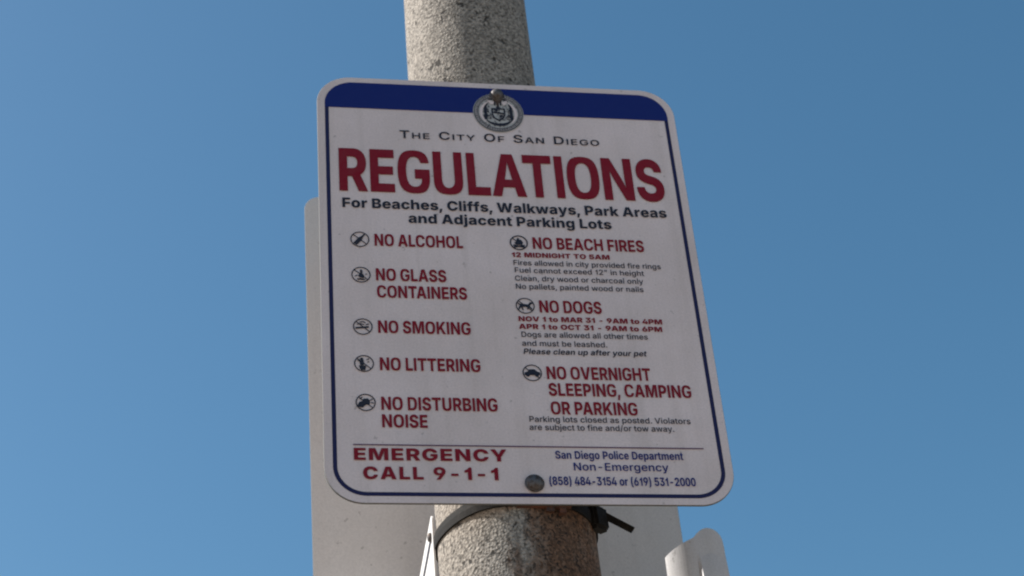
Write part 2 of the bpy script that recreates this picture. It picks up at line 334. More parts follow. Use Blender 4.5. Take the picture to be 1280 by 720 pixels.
"F":[1209,1196,[[[180,0,96,0,1],[180,1490,96,1490,1],[1081,1490,1144,1490,1],[1081,1322,1144,1164,1],[370,1322,500,1164,1],[370,812,500,828,1],[1013,812,1080,828,1],[1013,644,1080,510,1],[370,644,500,510,1],[370,0,500,0,1]]]],
"G":[1528,1545,[[[789,-20,800,-20,1],[590,-20,583,-20,0],[290,166,254,165,0],[122,509,70,507,0],[122,744,70,742,1],[122,981,70,988,0],[290,1324,267,1331,0],[586,1510,597,1510,0],[777,1510,798,1510,1],[895,1510,930,1510,0],[1100,1440,1157,1435,0],[1262,1310,1333,1297,0],[1369,1131,1440,1110,0],[1389,1023,1452,998,1],[1193,1023,1044,998,1],[1170,1095,1035,1036,0],[1094,1209,994,1096,0],[989,1291,933,1137,0],[857,1334,854,1158,0],[778,1334,806,1158,1],[647,1334,705,1158,0],[433,1199,561,1061,0],[307,936,486,877,0],[307,744,486,748,1],[307,554,486,617,0],[434,292,558,431,0],[652,156,699,332,0],[789,156,804,332,1],[915,156,896,332,0],[1107,263,1019,386,0],[1214,460,1080,485,0],[1214,594,1080,552,1],[1271,583,1150,544,1],[828,583,810,544,1],[828,749,810,832,1],[1400,749,1470,832,1],[1400,586,1470,626,1],[1400,401,1470,422,0],[1242,129,1298,133,0],[967,-20,995,-20,0]]]],
"H":[1522,1536,[[[180,0,96,0,1],[180,1490,96,1490,1],[370,1490,500,1490,1],[370,846,500,924,1],[1152,846,1036,924,1],[1152,1490,1036,1490,1],[1342,1490,1440,1490,1],[1342,0,1440,0,1],[1152,0,1036,0,1],[1152,678,1036,598,1],[370,678,500,598,1],[370,0,500,0,1]]]],
"I":[903,1038,[[[92,0,58,0,1],[92,168,58,326,1],[357,168,317,326,1],[357,1322,317,1164,1],[92,1322,58,1164,1],[92,1490,58,1490,1],[811,1490,980,1490,1],[811,1322,980,1164,1],[547,1322,721,1164,1],[547,168,721,326,1],[811,168,980,326,1],[811,0,980,0,1]]]],
"K":[1376,1555,[[[310,426,403,261,1],[310,629,403,603,1],[361,699,444,697,0],[462,827,522,848,0],[568,949,627,1004,0],[624,1009,706,1107,1],[1069,1490,1002,1490,1],[1318,1490,1481,1490,1],[682,808,858,723,1],[672,809,820,739,1]],[[180,0,96,0,1],[180,1490,96,1490,1],[370,1490,500,1490,1],[370,980,500,1170,1],[367,659,492,741,1],[370,566,500,544,1],[370,0,500,0,1]],[[1094,0,1033,0,1],[555,758,674,599,1],[673,906,930,895,1],[1319,0,1509,0,1]]]],
"L":[1158,1158,[[[180,0,96,0,1],[180,1490,96,1490,1],[370,1490,500,1490,1],[370,168,500,326,1],[1060,168,1102,326,1],[1060,0,1102,0,1]]]],
"M":[1850,1958,[[[180,0,96,0,1],[180,1490,96,1490,1],[450,1490,734,1490,1],[817,550,868,1024,1],[830,517,885,964,0],[863,418,929,766,0],[900,302,972,539,0],[934,187,1008,330,0],[947,138,1018,258,1],[905,138,943,258,1],[919,184,953,330,0],[953,297,988,539,0],[990,414,1031,766,0],[1024,516,1074,964,0],[1037,550,1091,1024,1],[1399,1490,1223,1490,1],[1670,1490,1862,1490,1],[1670,0,1862,0,1],[1483,0,1454,0,1],[1483,851,1454,576,1],[1483,897,1454,627,0],[1484,1015,1459,796,0],[1487,1145,1465,998,0],[1490,1279,1470,1202,0],[1491,1342,1470,1288,1],[1507,1342,1493,1288,1],[1486,1273,1475,1193,0],[1439,1130,1429,988,0],[1394,997,1381,793,0],[1354,887,1337,630,0],[1340,851,1321,576,1],[1007,0,1148,0,1],[842,0,812,0,1],[504,851,636,576,1],[490,886,620,630,0],[452,993,575,793,0],[407,1124,525,988,0],[359,1269,478,1193,0],[334,1342,459,1288,1],[352,1342,488,1288,1],[354,1286,488,1202,0],[357,1156,493,998,0],[359,1023,499,796,0],[361,900,504,627,0],[361,851,504,576,1],[361,0,504,0,1]]]],
"N":[1543,1576,[[[180,0,96,0,1],[180,1490,96,1490,1],[404,1490,536,1490,1],[1010,537,891,905,1],[1034,500,937,829,0],[1102,384,1017,677,0],[1181,238,1092,494,0],[1219,155,1131,372,1],[1192,155,1096,372,1],[1183,241,1091,453,0],[1175,398,1076,666,0],[1173,530,1064,873,0],[1173,576,1064,944,1],[1173,1490,1064,1490,1],[1363,1490,1480,1490,1],[1363,0,1480,0,1],[1137,0,1040,0,1],[597,848,709,544,1],[560,907,653,637,0],[485,1032,568,798,0],[389,1203,489,978,0],[318,1329,438,1096,1],[353,1329,480,1096,1],[358,1218,488,991,0],[366,1030,503,783,0],[371,890,512,605,0],[371,850,512,544,1],[371,0,512,0,1]]]],
"O":[1566,1588,[[[784,-20,794,-20,1],[593,-20,591,-20,0],[294,165,262,156,0],[122,508,70,497,0],[122,744,70,744,1],[122,981,70,993,0],[294,1324,262,1335,0],[593,1510,591,1510,0],[784,1510,794,1510,1],[975,1510,997,1510,0],[1273,1324,1325,1335,0],[1444,981,1518,993,0],[1444,744,1518,744,1],[1444,508,1518,496,0],[1273,165,1325,155,0],[975,-20,997,-20,0]],[[784,156,794,332,1],[917,156,895,332,0],[1132,291,1032,427,0],[1259,554,1102,611,0],[1259,744,1102,744,1],[1259,936,1102,878,0],[1132,1199,1032,1063,0],[917,1334,895,1158,0],[784,1334,794,1158,1],[650,1334,694,1158,0],[434,1198,557,1063,0],[307,935,486,878,0],[307,744,486,744,1],[307,554,486,611,0],[434,292,557,427,0],[650,156,694,332,0]]]],
"P":[1308,1344,[[[180,0,96,0,1],[180,1490,96,1490,1],[690,1490,738,1490,1],[864,1490,904,1490,0],[1089,1363,1153,1359,0],[1198,1149,1292,1121,0],[1198,1016,1292,962,1],[1198,883,1292,802,0],[1089,667,1150,569,0],[865,539,894,442,0],[691,539,724,442,1],[330,539,340,442,1],[330,706,340,756,1],[682,706,642,756,1],[800,706,714,756,0],[944,787,816,807,0],[1009,928,870,899,0],[1009,1016,870,962,1],[1009,1104,870,1027,0],[944,1243,816,1118,0],[799,1323,714,1166,0],[680,1323,642,1166,1],[370,1323,500,1166,1],[370,0,500,0,1]]]],
"R":[1318,1368,[[[180,0,96,0,1],[180,1490,96,1490,1],[690,1490,738,1490,1],[864,1490,904,1490,0],[1089,1371,1153,1369,0],[1198,1163,1292,1142,0],[1198,1030,1292,984,1],[1198,897,1292,824,0],[1089,693,1150,604,0],[865,578,894,492,0],[691,578,724,492,1],[286,578,340,492,1],[286,747,340,806,1],[682,747,642,806,1],[800,747,714,806,0],[943,816,816,842,0],[1009,943,870,920,0],[1009,1030,870,984,1],[1009,1119,870,1048,0],[943,1250,816,1128,0],[799,1323,714,1166,0],[680,1323,642,1166,1],[370,1323,500,1166,1],[370,0,500,0,1]],[[1036,0,902,0,1],[676,671,538,684,1],[890,671,968,684,1],[1256,0,1342,0,1]]]],
"S":[1314,1364,[[[657,-26,702,-18,1],[496,-26,508,-18,0],[259,78,219,97,0],[125,265,59,337,0],[116,390,58,524,1],[311,390,442,524,1],[319,306,446,456,0],[417,197,507,362,0],[570,144,618,314,0],[657,144,696,314,1],[758,144,761,314,0],[919,210,849,346,0],[1013,330,894,403,0],[1013,409,894,440,1],[1013,481,894,474,0],[932,571,851,525,0],[798,629,753,567,0],[718,651,670,584,1],[538,702,520,616,1],[358,753,323,658,0],[158,943,96,861,0],[158,1091,96,1036,1],[158,1217,96,1178,0],[294,1406,250,1391,0],[526,1510,521,1510,0],[670,1510,698,1510,1],[817,1510,879,1510,0],[1043,1406,1142,1389,0],[1174,1227,1285,1170,0],[1178,1114,1286,1024,1],[992,1114,898,1024,1],[979,1223,893,1097,0],[797,1342,796,1178,0],[664,1342,698,1178,1],[568,1342,636,1178,0],[423,1279,556,1149,0],[343,1170,518,1097,0],[343,1100,518,1064,1],[343,1022,518,1029,0],[440,927,559,976,0],[573,874,648,937,0],[627,859,718,922,1],[776,818,840,896,1],[836,802,963,870,0],[981,746,1140,784,0],[1113,653,1253,669,0],[1198,510,1306,525,0],[1198,406,1306,440,1],[1198,284,1306,293,0],[1071,88,1161,88,0],[829,-26,891,-18,0]]]],
"T":[1322,1406,[[[98,1322,56,1164,1],[98,1490,56,1490,1],[1224,1490,1350,1490,1],[1224,1322,1350,1164,1],[757,1322,905,1164,1],[757,0,905,0,1],[567,0,501,0,1],[567,1322,501,1164,1]]]],
"U":[1524,1478,[[[763,-24,738,-18,1],[587,-24,546,-18,0],[324,114,257,117,0],[180,354,96,366,0],[180,507,96,536,1],[180,1490,96,1490,1],[370,1490,500,1490,1],[370,522,500,570,1],[370,415,500,500,0],[465,248,562,393,0],[641,152,669,332,0],[763,152,738,332,1],[885,152,808,332,0],[1060,248,916,393,0],[1154,415,978,500,0],[1154,522,978,570,1],[1154,1490,978,1490,1],[1344,1490,1382,1490,1],[1344,507,1382,536,1],[1344,354,1382,366,0],[1200,114,1220,117,0],[939,-24,930,-18,0]]]],
"V":[1413,1628,[[[600,0,546,0,1],[52,1490,46,1490,1],[252,1490,504,1490,1],[567,606,677,912,1],[594,530,733,724,0],[675,276,827,335,0],[729,90,871,135,1],[692,90,781,135,1],[746,281,823,335,0],[826,530,911,724,0],[852,606,965,912,1],[1159,1490,1130,1490,1],[1361,1490,1582,1490,1],[819,0,1098,0,1]]]],
"W":[2018,2216,[[[458,0,441,0,1],[52,1490,46,1490,1],[246,1490,498,1490,1],[482,576,617,912,1],[501,503,640,803,0],[535,352,676,544,0],[567,197,711,286,0],[581,115,729,176,1],[558,115,649,176,1],[573,197,670,286,0],[605,352,708,544,0],[641,503,749,803,0],[660,576,774,912,1],[901,1490,906,1490,1],[1117,1490,1310,1490,1],[1356,576,1442,912,1],[1376,503,1467,803,0],[1411,352,1508,544,0],[1445,197,1546,286,0],[1460,115,1567,176,1],[1434,115,1486,176,1],[1449,197,1505,286,0],[1481,352,1539,544,0],[1517,503,1576,803,0],[1535,576,1598,912,1],[1770,1490,1718,1490,1],[1966,1490,2170,1490,1],[1558,0,1775,0,1],[1337,0,1318,0,1],[1081,944,1170,607,1],[1056,1036,1132,764,0],[1010,1253,1087,1128,0],[988,1395,1055,1296,1],[1028,1395,1161,1296,1],[1006,1261,1123,1128,0],[964,1050,1086,766,0],[935,944,1047,607,1],[680,0,898,0,1]]]],
"Y":[1390,1588,[[[600,0,601,0,1],[600,610,601,518,1],[52,1490,46,1490,1],[272,1490,521,1490,1],[567,1009,736,1040,1],[617,928,765,979,0],[694,781,811,850,0],[735,669,835,768,1],[659,669,776,768,1],[700,783,798,850,0],[778,932,840,979,0],[825,1009,868,1040,1],[1119,1490,1069,1490,1],[1338,1490,1542,1490,1],[790,610,1003,518,1],[790,0,1003,0,1]]]],
"a":[1150,1222,[[[471,-26,414,-18,1],[365,-26,307,-18,0],[192,54,142,53,0],[90,208,50,197,0],[90,318,50,308,1],[90,414,50,400,0],[166,534,112,530,0],[293,603,224,613,0],[447,637,373,658,0],[525,647,460,664,1],[625,660,554,671,0],[751,674,667,691,0],[812,708,718,730,0],[812,749,718,762,1],[812,755,718,766,1],[812,825,718,795,0],[760,922,687,835,0],[656,974,631,856,0],[578,974,592,856,1],[498,974,554,856,0],[384,924,492,834,0],[313,849,451,790,0],[295,810,444,756,1],[122,867,82,792,1],[165,969,98,886,0],[311,1084,222,1040,0],[487,1132,441,1132,0],[573,1132,598,1132,1],[629,1132,717,1132,0],[772,1105,910,1076,0],[905,1025,1047,976,0],[992,868,1120,843,0],[992,737,1120,766,1],[992,0,1120,0,1],[815,0,744,0,1],[815,152,744,158,1],[803,152,736,158,1],[784,113,702,95,0],[700,30,607,18,0],[566,-26,487,-18,0]],[[502,133,544,236,1],[602,133,590,236,0],[740,211,671,274,0],[812,336,722,345,0],[812,404,722,396,1],[812,559,722,488,1],[801,546,706,482,0],[727,525,670,470,0],[632,509,629,460,0],[543,498,586,452,0],[517,495,562,448,1],[452,487,515,441,0],[339,448,456,408,0],[271,373,428,361,0],[271,309,428,332,1],[271,251,428,301,0],[331,173,458,258,0],[435,133,510,236,0]]]],
"b":[1254,1322,[[[677,-24,820,-14,1],[571,-24,742,-14,0],[441,49,619,38,0],[371,142,533,127,0],[352,173,510,184,1],[332,173,500,184,1],[332,0,500,0,1],[158,0,102,0,1],[158,1490,102,1490,1],[338,1490,504,1490,1],[338,939,504,922,1],[352,939,510,922,1],[371,969,532,979,0],[439,1060,616,1075,0],[567,1132,741,1132,0],[676,1132,824,1132,1],[816,1132,935,1132,0],[1029,992,1134,1014,0],[1150,733,1260,761,0],[1150,556,1260,558,1],[1150,378,1260,365,0],[1030,118,1140,111,0],[817,-24,940,-14,0]],[[650,137,672,294,1],[755,137,728,294,0],[896,250,805,357,0],[967,441,846,476,0],[967,558,846,558,1],[967,674,846,641,0],[897,861,805,760,0],[756,971,728,824,0],[650,971,672,824,1],[547,971,617,824,0],[407,867,537,760,0],[336,682,494,641,0],[336,558,494,558,1],[336,434,494,477,0],[408,244,537,359,0],[549,137,617,294,0]]]],
"c":[1170,1235,[[[613,-24,640,-20,1],[461,-24,458,-20,0],[232,120,199,125,0],[104,380,62,384,0],[104,552,62,556,1],[104,727,62,728,0],[232,988,199,987,0],[461,1132,458,1132,0],[613,1132,640,1132,1],[694,1132,756,1132,0],[838,1090,944,1072,0],[957,1011,1083,961,0],[1043,896,1165,804,0],[1066,823,1175,707,1],[893,774,806,652,1],[881,817,799,696,0],[831,889,772,763,0],[760,942,732,809,0],[668,971,679,832,0],[613,971,646,832,1],[501,971,593,832,0],[357,854,515,772,0],[287,664,472,650,0],[287,552,472,558,1],[287,442,472,467,0],[357,253,515,343,0],[501,137,593,280,0],[613,137,646,280,1],[669,137,679,280,0],[763,167,732,304,0],[836,222,773,351,0],[886,298,800,421,0],[898,343,806,466,1],[1070,294,1175,412,1],[1048,219,1165,312,0],[961,102,1083,153,0],[841,19,945,40,0],[695,-24,756,-20,0]]]],
"d":[1254,1322,[[[577,-24,502,-14,1],[438,-24,383,-14,0],[224,118,182,111,0],[104,378,62,365,0],[104,556,62,558,1],[104,733,62,761,0],[225,992,188,1014,0],[439,1132,388,1132,0],[578,1132,498,1132,1],[687,1132,581,1132,0],[815,1060,706,1075,0],[884,969,791,979,0],[902,939,812,922,1],[916,939,818,922,1],[916,1490,818,1490,1],[1096,1490,1220,1490,1],[1096,0,1220,0,1],[922,0,822,0,1],[922,173,822,184,1],[902,173,812,184,1],[884,142,789,127,0],[813,49,703,38,0],[684,-24,581,-14,0]],[[604,137,650,294,1],[706,137,705,294,0],[846,244,785,359,0],[918,434,828,477,0],[918,558,828,558,1],[918,682,828,641,0],[847,867,785,760,0],[707,971,705,824,0],[604,971,650,824,1],[498,971,595,824,0],[357,861,517,760,0],[287,674,476,641,0],[287,558,476,558,1],[287,441,476,476,0],[358,250,517,357,0],[500,137,595,294,0]]]],
"e":[1194,1242,[[[628,-24,638,-20,1],[466,-24,459,-20,0],[231,120,200,117,0],[104,378,62,375,0],[104,550,62,556,1],[104,722,62,729,0],[228,984,201,988,0],[455,1132,455,1132,0],[607,1132,628,1132,1],[696,1132,755,1132,0],[869,1073,960,1053,0],[1010,942,1106,904,0],[1094,728,1184,692,0],[1094,573,1184,558,1],[1094,498,1184,466,1],[226,498,186,466,1],[226,650,186,686,1],[997,650,996,686,1],[913,594,808,640,1],[913,704,808,708,0],[844,875,768,801,0],[708,972,690,850,0],[607,972,632,850,1],[506,972,574,850,0],[362,873,496,801,0],[286,714,456,708,0],[286,623,456,640,1],[286,522,456,480,1],[286,398,456,406,0],[372,225,503,309,0],[527,136,589,262,0],[629,136,646,262,1],[695,136,687,262,0],[803,174,754,285,0],[881,251,802,328,0],[902,308,814,359,1],[1076,260,1168,307,1],[1050,176,1140,207,0],[926,48,998,60,0],[743,-24,781,-20,0]]]],
"f":[758,864,[[[678,1118,811,1118,1],[678,964,811,826,1],[20,964,20,826,1],[20,1118,20,1118,1]],[[240,0,198,0,1],[240,1267,198,1150,1],[240,1364,198,1288,0],[331,1494,296,1470,0],[477,1560,476,1560,0],[558,1560,598,1560,1],[622,1560,675,1560,0],[706,1539,820,1536,0],[726,1530,854,1528,1],[676,1376,796,1240,1],[662,1381,774,1246,0],[617,1393,717,1254,0],[579,1393,694,1254,1],[496,1393,638,1254,0],[420,1308,598,1206,0],[420,1227,598,1166,1],[420,0,598,0,1]]]],
"g":[1256,1326,[[[611,-442,636,-442,1],[487,-442,483,-442,0],[306,-379,253,-365,0],[186,-275,114,-224,0],[151,-214,98,-128,1],[297,-120,451,-76,1],[321,-152,457,-106,0],[392,-230,505,-149,0],[513,-285,583,-172,0],[611,-285,634,-172,1],[745,-285,732,-172,0],[918,-157,828,-86,0],[918,-19,828,2,1],[918,205,828,192,1],[901,205,799,192,1],[882,173,778,136,0],[813,85,696,56,0],[684,18,578,14,0],[576,18,502,14,1],[442,18,383,14,0],[228,145,183,125,0],[104,389,62,365,0],[104,564,62,558,1],[104,737,62,761,0],[226,992,189,1014,0],[441,1132,389,1132,0],[580,1132,500,1132,1],[688,1132,583,1132,0],[817,1061,709,1075,0],[887,969,796,979,0],[906,939,818,922,1],[923,939,826,922,1],[923,1118,826,1118,1],[1098,1118,1224,1118,1],[1098,-29,1224,42,1],[1098,-173,1224,-115,0],[968,-356,1077,-331,0],[747,-442,813,-442,0]],[[606,178,650,300,1],[708,178,706,300,0],[848,271,785,361,0],[920,446,828,477,0],[920,568,828,558,1],[920,687,828,641,0],[849,868,785,760,0],[709,971,706,824,0],[606,971,650,824,1],[500,971,595,824,0],[358,862,517,760,0],[287,680,476,641,0],[287,568,476,558,1],[287,453,476,476,0],[359,277,517,360,0],[501,178,595,300,0]]]],
"h":[1211,1330,[[[338,670,504,628,1],[338,0,504,0,1],[158,0,102,0,1],[158,1490,102,1490,1],[338,1490,494,1490,1],[338,847,494,832,1],[307,847,475,832,1],[358,1002,513,959,0],[547,1132,684,1132,0],[674,1132,838,1132,1],[787,1132,957,1132,0],[958,1039,1132,1024,0],[1053,852,1228,834,0],[1053,710,1228,712,1],[1053,0,1228,0,1],[872,0,826,0,1],[872,695,826,628,1],[872,824,826,711,0],[737,970,742,806,0],[620,970,666,806,1],[540,970,617,806,0],[412,900,544,763,0],[338,766,504,684,0]]]],
"i":[496,606,[[[158,0,102,0,1],[158,1118,102,1118,1],[338,1118,504,1118,1],[338,0,504,0,1]],[[249,1301,302,1232,1],[198,1301,220,1232,0],[124,1371,104,1340,0],[124,1420,104,1416,1],[124,1470,104,1493,0],[198,1539,220,1600,0],[249,1539,302,1600,1],[301,1539,384,1600,0],[375,1470,500,1493,0],[375,1420,500,1416,1],[375,1371,500,1340,0],[301,1301,384,1232,0]]]],
"j":[496,606,[[[157,1118,102,1118,1],[338,1118,504,1118,1],[338,-80,504,-38,1],[339,-186,504,-185,0],[265,-338,381,-350,0],[119,-418,159,-418,0],[10,-418,12,-418,1],[-26,-418,-70,-418,1],[-26,-252,-70,-122,1],[7,-252,-24,-122,1],[85,-252,49,-122,0],[157,-163,102,-78,0],[157,-80,102,-30,1]],[[248,1301,303,1232,1],[197,1301,221,1232,0],[123,1371,105,1340,0],[123,1420,105,1416,1],[123,1470,105,1493,0],[197,1539,221,1600,0],[248,1539,303,1600,1],[300,1539,385,1600,0],[374,1470,501,1493,0],[374,1420,501,1416,1],[374,1371,501,1340,0],[300,1301,385,1232,0]]]],
"k":[1124,1242,[[[327,402,462,264,1],[327,625,462,742,1],[360,625,518,742,1],[838,1118,788,1118,1],[1061,1118,1240,1118,1],[544,587,786,532,1],[524,587,672,532,1]],[[158,0,102,0,1],[158,1490,102,1490,1],[338,1490,504,1490,1],[338,0,504,0,1]],[[865,0,792,0,1],[437,547,536,442,1],[565,674,798,728,1],[1096,0,1250,0,1]]]],
"l":[564,691,[[[409,-8,504,-6,1],[283,-8,294,-6,0],[158,127,102,153,0],[158,248,102,326,1],[158,1490,102,1490,1],[338,1490,504,1490,1],[338,293,504,364,1],[338,216,504,330,0],[375,153,542,294,0],[431,153,578,294,1],[460,153,598,294,0],[490,157,621,297,0],[503,161,628,300,1],[539,9,686,24,1],[515,2,662,15,0],[445,-8,569,-6,0]]]],
"m":[1794,1932,[[[158,0,102,0,1],[158,1118,102,1118,1],[333,1118,469,1118,1],[334,868,495,816,1],[320,868,467,816,1],[343,959,494,930,0],[442,1078,598,1069,0],[575,1138,737,1132,0],[647,1138,814,1132,1],[769,1138,933,1132,0],[920,988,1079,976,0],[942,866,1125,784,1],[918,866,1081,784,1],[938,950,1110,912,0],[1044,1072,1230,1065,0],[1195,1138,1387,1132,0],[1284,1138,1470,1132,1],[1381,1138,1577,1132,0],[1541,1054,1739,1038,0],[1636,884,1830,869,0],[1636,754,1830,754,1],[1636,0,1830,0,1],[1456,0,1428,0,1],[1456,749,1428,652,1],[1456,870,1428,725,0],[1320,974,1354,808,0],[1230,974,1292,808,1],[1155,974,1251,808,0],[1046,911,1190,770,0],[987,801,1158,701,0],[987,730,1158,652,1],[987,0,1158,0,1],[807,0,774,0,1],[807,767,774,652,1],[807,860,774,725,0],[683,974,700,808,0],[588,974,638,808,1],[523,974,596,808,0],[408,913,536,770,0],[338,793,504,701,0],[338,704,504,652,1],[338,0,504,0,1]]]],
"n":[1210,1330,[[[338,670,504,628,1],[338,0,504,0,1],[158,0,102,0,1],[158,1118,102,1118,1],[331,1118,479,1118,1],[332,847,487,832,1],[307,847,475,832,1],[358,1002,513,959,0],[547,1132,684,1132,0],[674,1132,838,1132,1],[787,1132,957,1132,0],[957,1039,1132,1024,0],[1052,852,1228,834,0],[1052,710,1228,712,1],[1052,0,1228,0,1],[872,0,826,0,1],[872,695,826,628,1],[872,824,826,711,0],[737,970,742,806,0],[620,970,666,806,1],[540,970,617,806,0],[412,900,544,763,0],[338,766,504,684,0]]]],
"o":[1228,1280,[[[613,-24,641,-20,1],[461,-24,459,-20,0],[232,120,199,125,0],[104,380,62,384,0],[104,552,62,556,1],[104,727,62,728,0],[232,988,199,987,0],[461,1132,459,1132,0],[613,1132,641,1132,1],[766,1132,823,1132,0],[996,988,1081,987,0],[1124,727,1218,728,0],[1124,552,1218,556,1],[1124,380,1218,384,0],[996,120,1081,125,0],[766,-24,823,-20,0]],[[613,137,641,280,1],[726,137,693,280,0],[872,253,768,346,0],[942,442,808,471,0],[942,552,808,558,1],[942,663,808,646,0],[872,854,768,768,0],[726,971,693,832,0],[613,971,641,832,1],[501,971,588,832,0],[357,854,512,768,0],[287,664,472,646,0],[287,552,472,558,1],[287,442,472,471,0],[357,253,512,346,0],[501,137,588,280,0]]]],
"p":[1254,1322,[[[158,-418,102,-418,1],[158,1118,102,1118,1],[332,1118,500,1118,1],[332,939,500,922,1],[352,939,510,922,1],[371,969,532,979,0],[439,1060,616,1075,0],[567,1132,741,1132,0],[676,1132,824,1132,1],[816,1132,935,1132,0],[1029,992,1134,1014,0],[1150,733,1260,761,0],[1150,556,1260,558,1],[1150,378,1260,365,0],[1030,118,1140,111,0],[817,-24,940,-14,0],[677,-24,820,-14,1],[571,-24,742,-14,0],[441,49,619,38,0],[371,142,533,127,0],[352,173,510,184,1],[338,173,504,184,1],[338,-418,504,-418,1]],[[650,137,672,294,1],[755,137,728,294,0],[896,250,805,357,0],[967,441,846,476,0],[967,558,846,558,1],[967,674,846,641,0],[897,861,805,760,0],[756,971,728,824,0],[650,971,672,824,1],[547,971,617,824,0],[407,867,537,760,0],[336,682,494,641,0],[336,558,494,558,1],[336,434,494,477,0],[408,244,537,359,0],[549,137,617,294,0]]]],
"r":[771,888,[[[158,0,102,0,1],[158,1118,102,1118,1],[332,1118,492,1118,1],[332,946,492,904,1],[344,946,504,904,1],[375,1031,534,1023,0],[534,1134,667,1132,0],[634,1134,756,1132,1],[654,1134,782,1132,0],[709,1132,834,1124,0],[725,1131,858,1116,1],[725,950,858,774,1],[717,952,828,785,0],[653,960,741,794,0],[617,960,710,794,1],[537,960,651,794,0],[410,893,557,741,0],[338,776,504,646,0],[338,700,504,582,1],[338,0,504,0,1]]]],
"s":[1081,1204,[[[538,-24,601,-20,1],[423,-24,449,-20,0],[244,43,216,66,0],[128,175,71,225,0],[108,271,52,335,1],[279,312,424,389,1],[303,220,444,323,0],[436,134,534,252,0],[536,134,619,252,1],[653,134,678,252,0],[792,234,744,288,0],[792,303,744,322,1],[792,361,744,354,0],[711,438,682,392,0],[628,457,616,404,1],[442,501,418,440,1],[290,537,248,471,0],[142,688,78,636,0],[142,806,78,768,1],[142,902,78,885,0],[250,1049,203,1047,0],[437,1132,434,1132,0],[556,1132,594,1132,1],[671,1132,742,1132,0],[832,1063,964,1055,0],[933,942,1099,911,0],[958,863,1116,809,1],[795,821,762,758,1],[772,881,749,813,0],[665,979,661,864,0],[557,979,602,864,1],[457,979,550,864,0],[324,887,478,827,0],[324,817,478,792,1],[324,755,478,767,0],[414,680,521,723,0],[512,657,584,712,1],[681,617,812,672,1],[833,581,983,642,0],[979,430,1152,494,0],[979,315,1152,370,1],[979,217,1152,250,0],[868,64,1009,75,0],[669,-24,761,-20,0]]]],
"t":[670,818,[[[598,1118,756,1118,1],[598,964,756,826,1],[20,964,20,826,1],[20,1118,20,1118,1]],[[188,1384,162,1384,1],[368,1384,564,1384,1],[368,290,564,359,1],[368,215,564,324,0],[429,146,600,289,0],[500,146,640,289,1],[517,146,658,289,0],[570,154,727,298,0],[592,158,738,302,1],[629,6,786,15,1],[601,-4,717,-4,0],[530,-14,595,-17,0],[495,-14,541,-17,1],[350,-14,353,-17,0],[188,139,162,155,0],[188,276,162,322,1]]]],
"u":[1211,1330,[[[537,-14,492,-14,1],[424,-14,374,-14,0],[253,79,198,94,0],[158,267,102,284,0],[158,408,102,406,1],[158,1118,102,1118,1],[338,1118,504,1118,1],[338,423,504,490,1],[338,294,504,407,0],[474,148,588,312,0],[591,148,664,312,1],[671,148,714,312,0],[798,218,786,355,0],[872,353,826,435,0],[872,448,826,490,1],[872,1118,826,1118,1],[1053,1118,1228,1118,1],[1053,0,1228,0,1],[879,0,851,0,1],[879,271,843,286,1],[903,271,855,286,1],[851,114,817,159,0],[660,-14,646,-14,0]]]],
"v":[1151,1294,[[[481,0,410,0,1],[54,1118,12,1118,1],[251,1118,434,1118,1],[489,455,579,608,1],[527,352,611,495,0],[580,147,660,258,0],[609,51,685,120,1],[543,51,622,120,1],[572,147,646,258,0],[625,352,694,494,0],[662,455,725,608,1],[900,1118,866,1118,1],[1097,1118,1282,1118,1],[670,0,882,0,1]]]],
"w":[1676,1796,[[[409,0,320,0,1],[70,1118,-2,1118,1],[261,1118,418,1118,1],[397,630,482,768,1],[425,530,504,648,0],[489,277,557,380,0],[520,117,576,224,1],[489,117,539,224,1],[519,270,562,380,0],[581,524,624,649,0],[610,630,649,768,1],[744,1118,724,1118,1],[936,1118,1072,1118,1],[1068,630,1143,768,1],[1096,527,1167,648,0],[1157,274,1230,380,0],[1187,117,1253,224,1],[1155,117,1218,224,1],[1187,272,1236,380,0],[1250,525,1284,648,0],[1279,630,1306,768,1],[1415,1118,1370,1118,1],[1606,1118,1798,1118,1],[1267,0,1472,0,1],[1088,0,1060,0,1],[943,506,954,368,1],[921,583,939,421,0],[879,743,908,576,0],[839,911,879,735,0],[818,998,864,792,1],[858,998,928,792,1],[838,912,914,735,0],[797,743,884,576,0],[755,581,854,421,0],[733,506,838,368,1],[588,0,732,0,1]]]],
"x":[1118,1248,[[[65,0,23,0,1],[506,643,448,731,1],[505,505,448,417,1],[88,1118,43,1118,1],[298,1118,464,1118,1],[437,901,533,976,1],[491,817,576,888,0],[570,671,652,698,0],[612,603,689,609,1],[518,603,558,609,1],[561,671,598,697,0],[632,817,678,888,0],[687,901,724,976,1],[829,1118,798,1118,1],[1035,1118,1211,1118,1],[616,497,794,418,1],[616,630,794,731,1],[1053,0,1225,0,1],[844,0,807,0,1],[680,251,717,176,1],[627,333,671,265,0],[550,474,590,459,0],[509,539,550,548,1],[604,539,681,548,1],[563,474,644,459,0],[493,333,566,265,0],[439,251,522,176,1],[273,0,435,0,1]]]],
"y":[1151,1302,[[[140,-405,103,-388,1],[186,-249,191,-102,1],[205,-254,243,-116,1],[260,-268,309,-133,0],[350,-255,405,-118,0],[422,-179,449,-68,0],[449,-99,437,-33,1],[481,-6,426,-1,1],[54,1118,12,1118,1],[251,1118,434,1118,1],[489,455,579,608,1],[527,351,611,493,0],[579,147,646,260,0],[608,51,672,120,1],[542,51,599,120,1],[571,147,625,260,0],[624,352,679,495,0],[661,455,714,608,1],[901,1118,874,1118,1],[1097,1118,1290,1118,1],[606,-167,829,-102,1],[572,-256,795,-193,0],[477,-371,679,-340,0],[351,-426,494,-426,0],[272,-426,353,-426,1],[224,-426,284,-426,0],[154,-412,150,-406,0]]]],
}
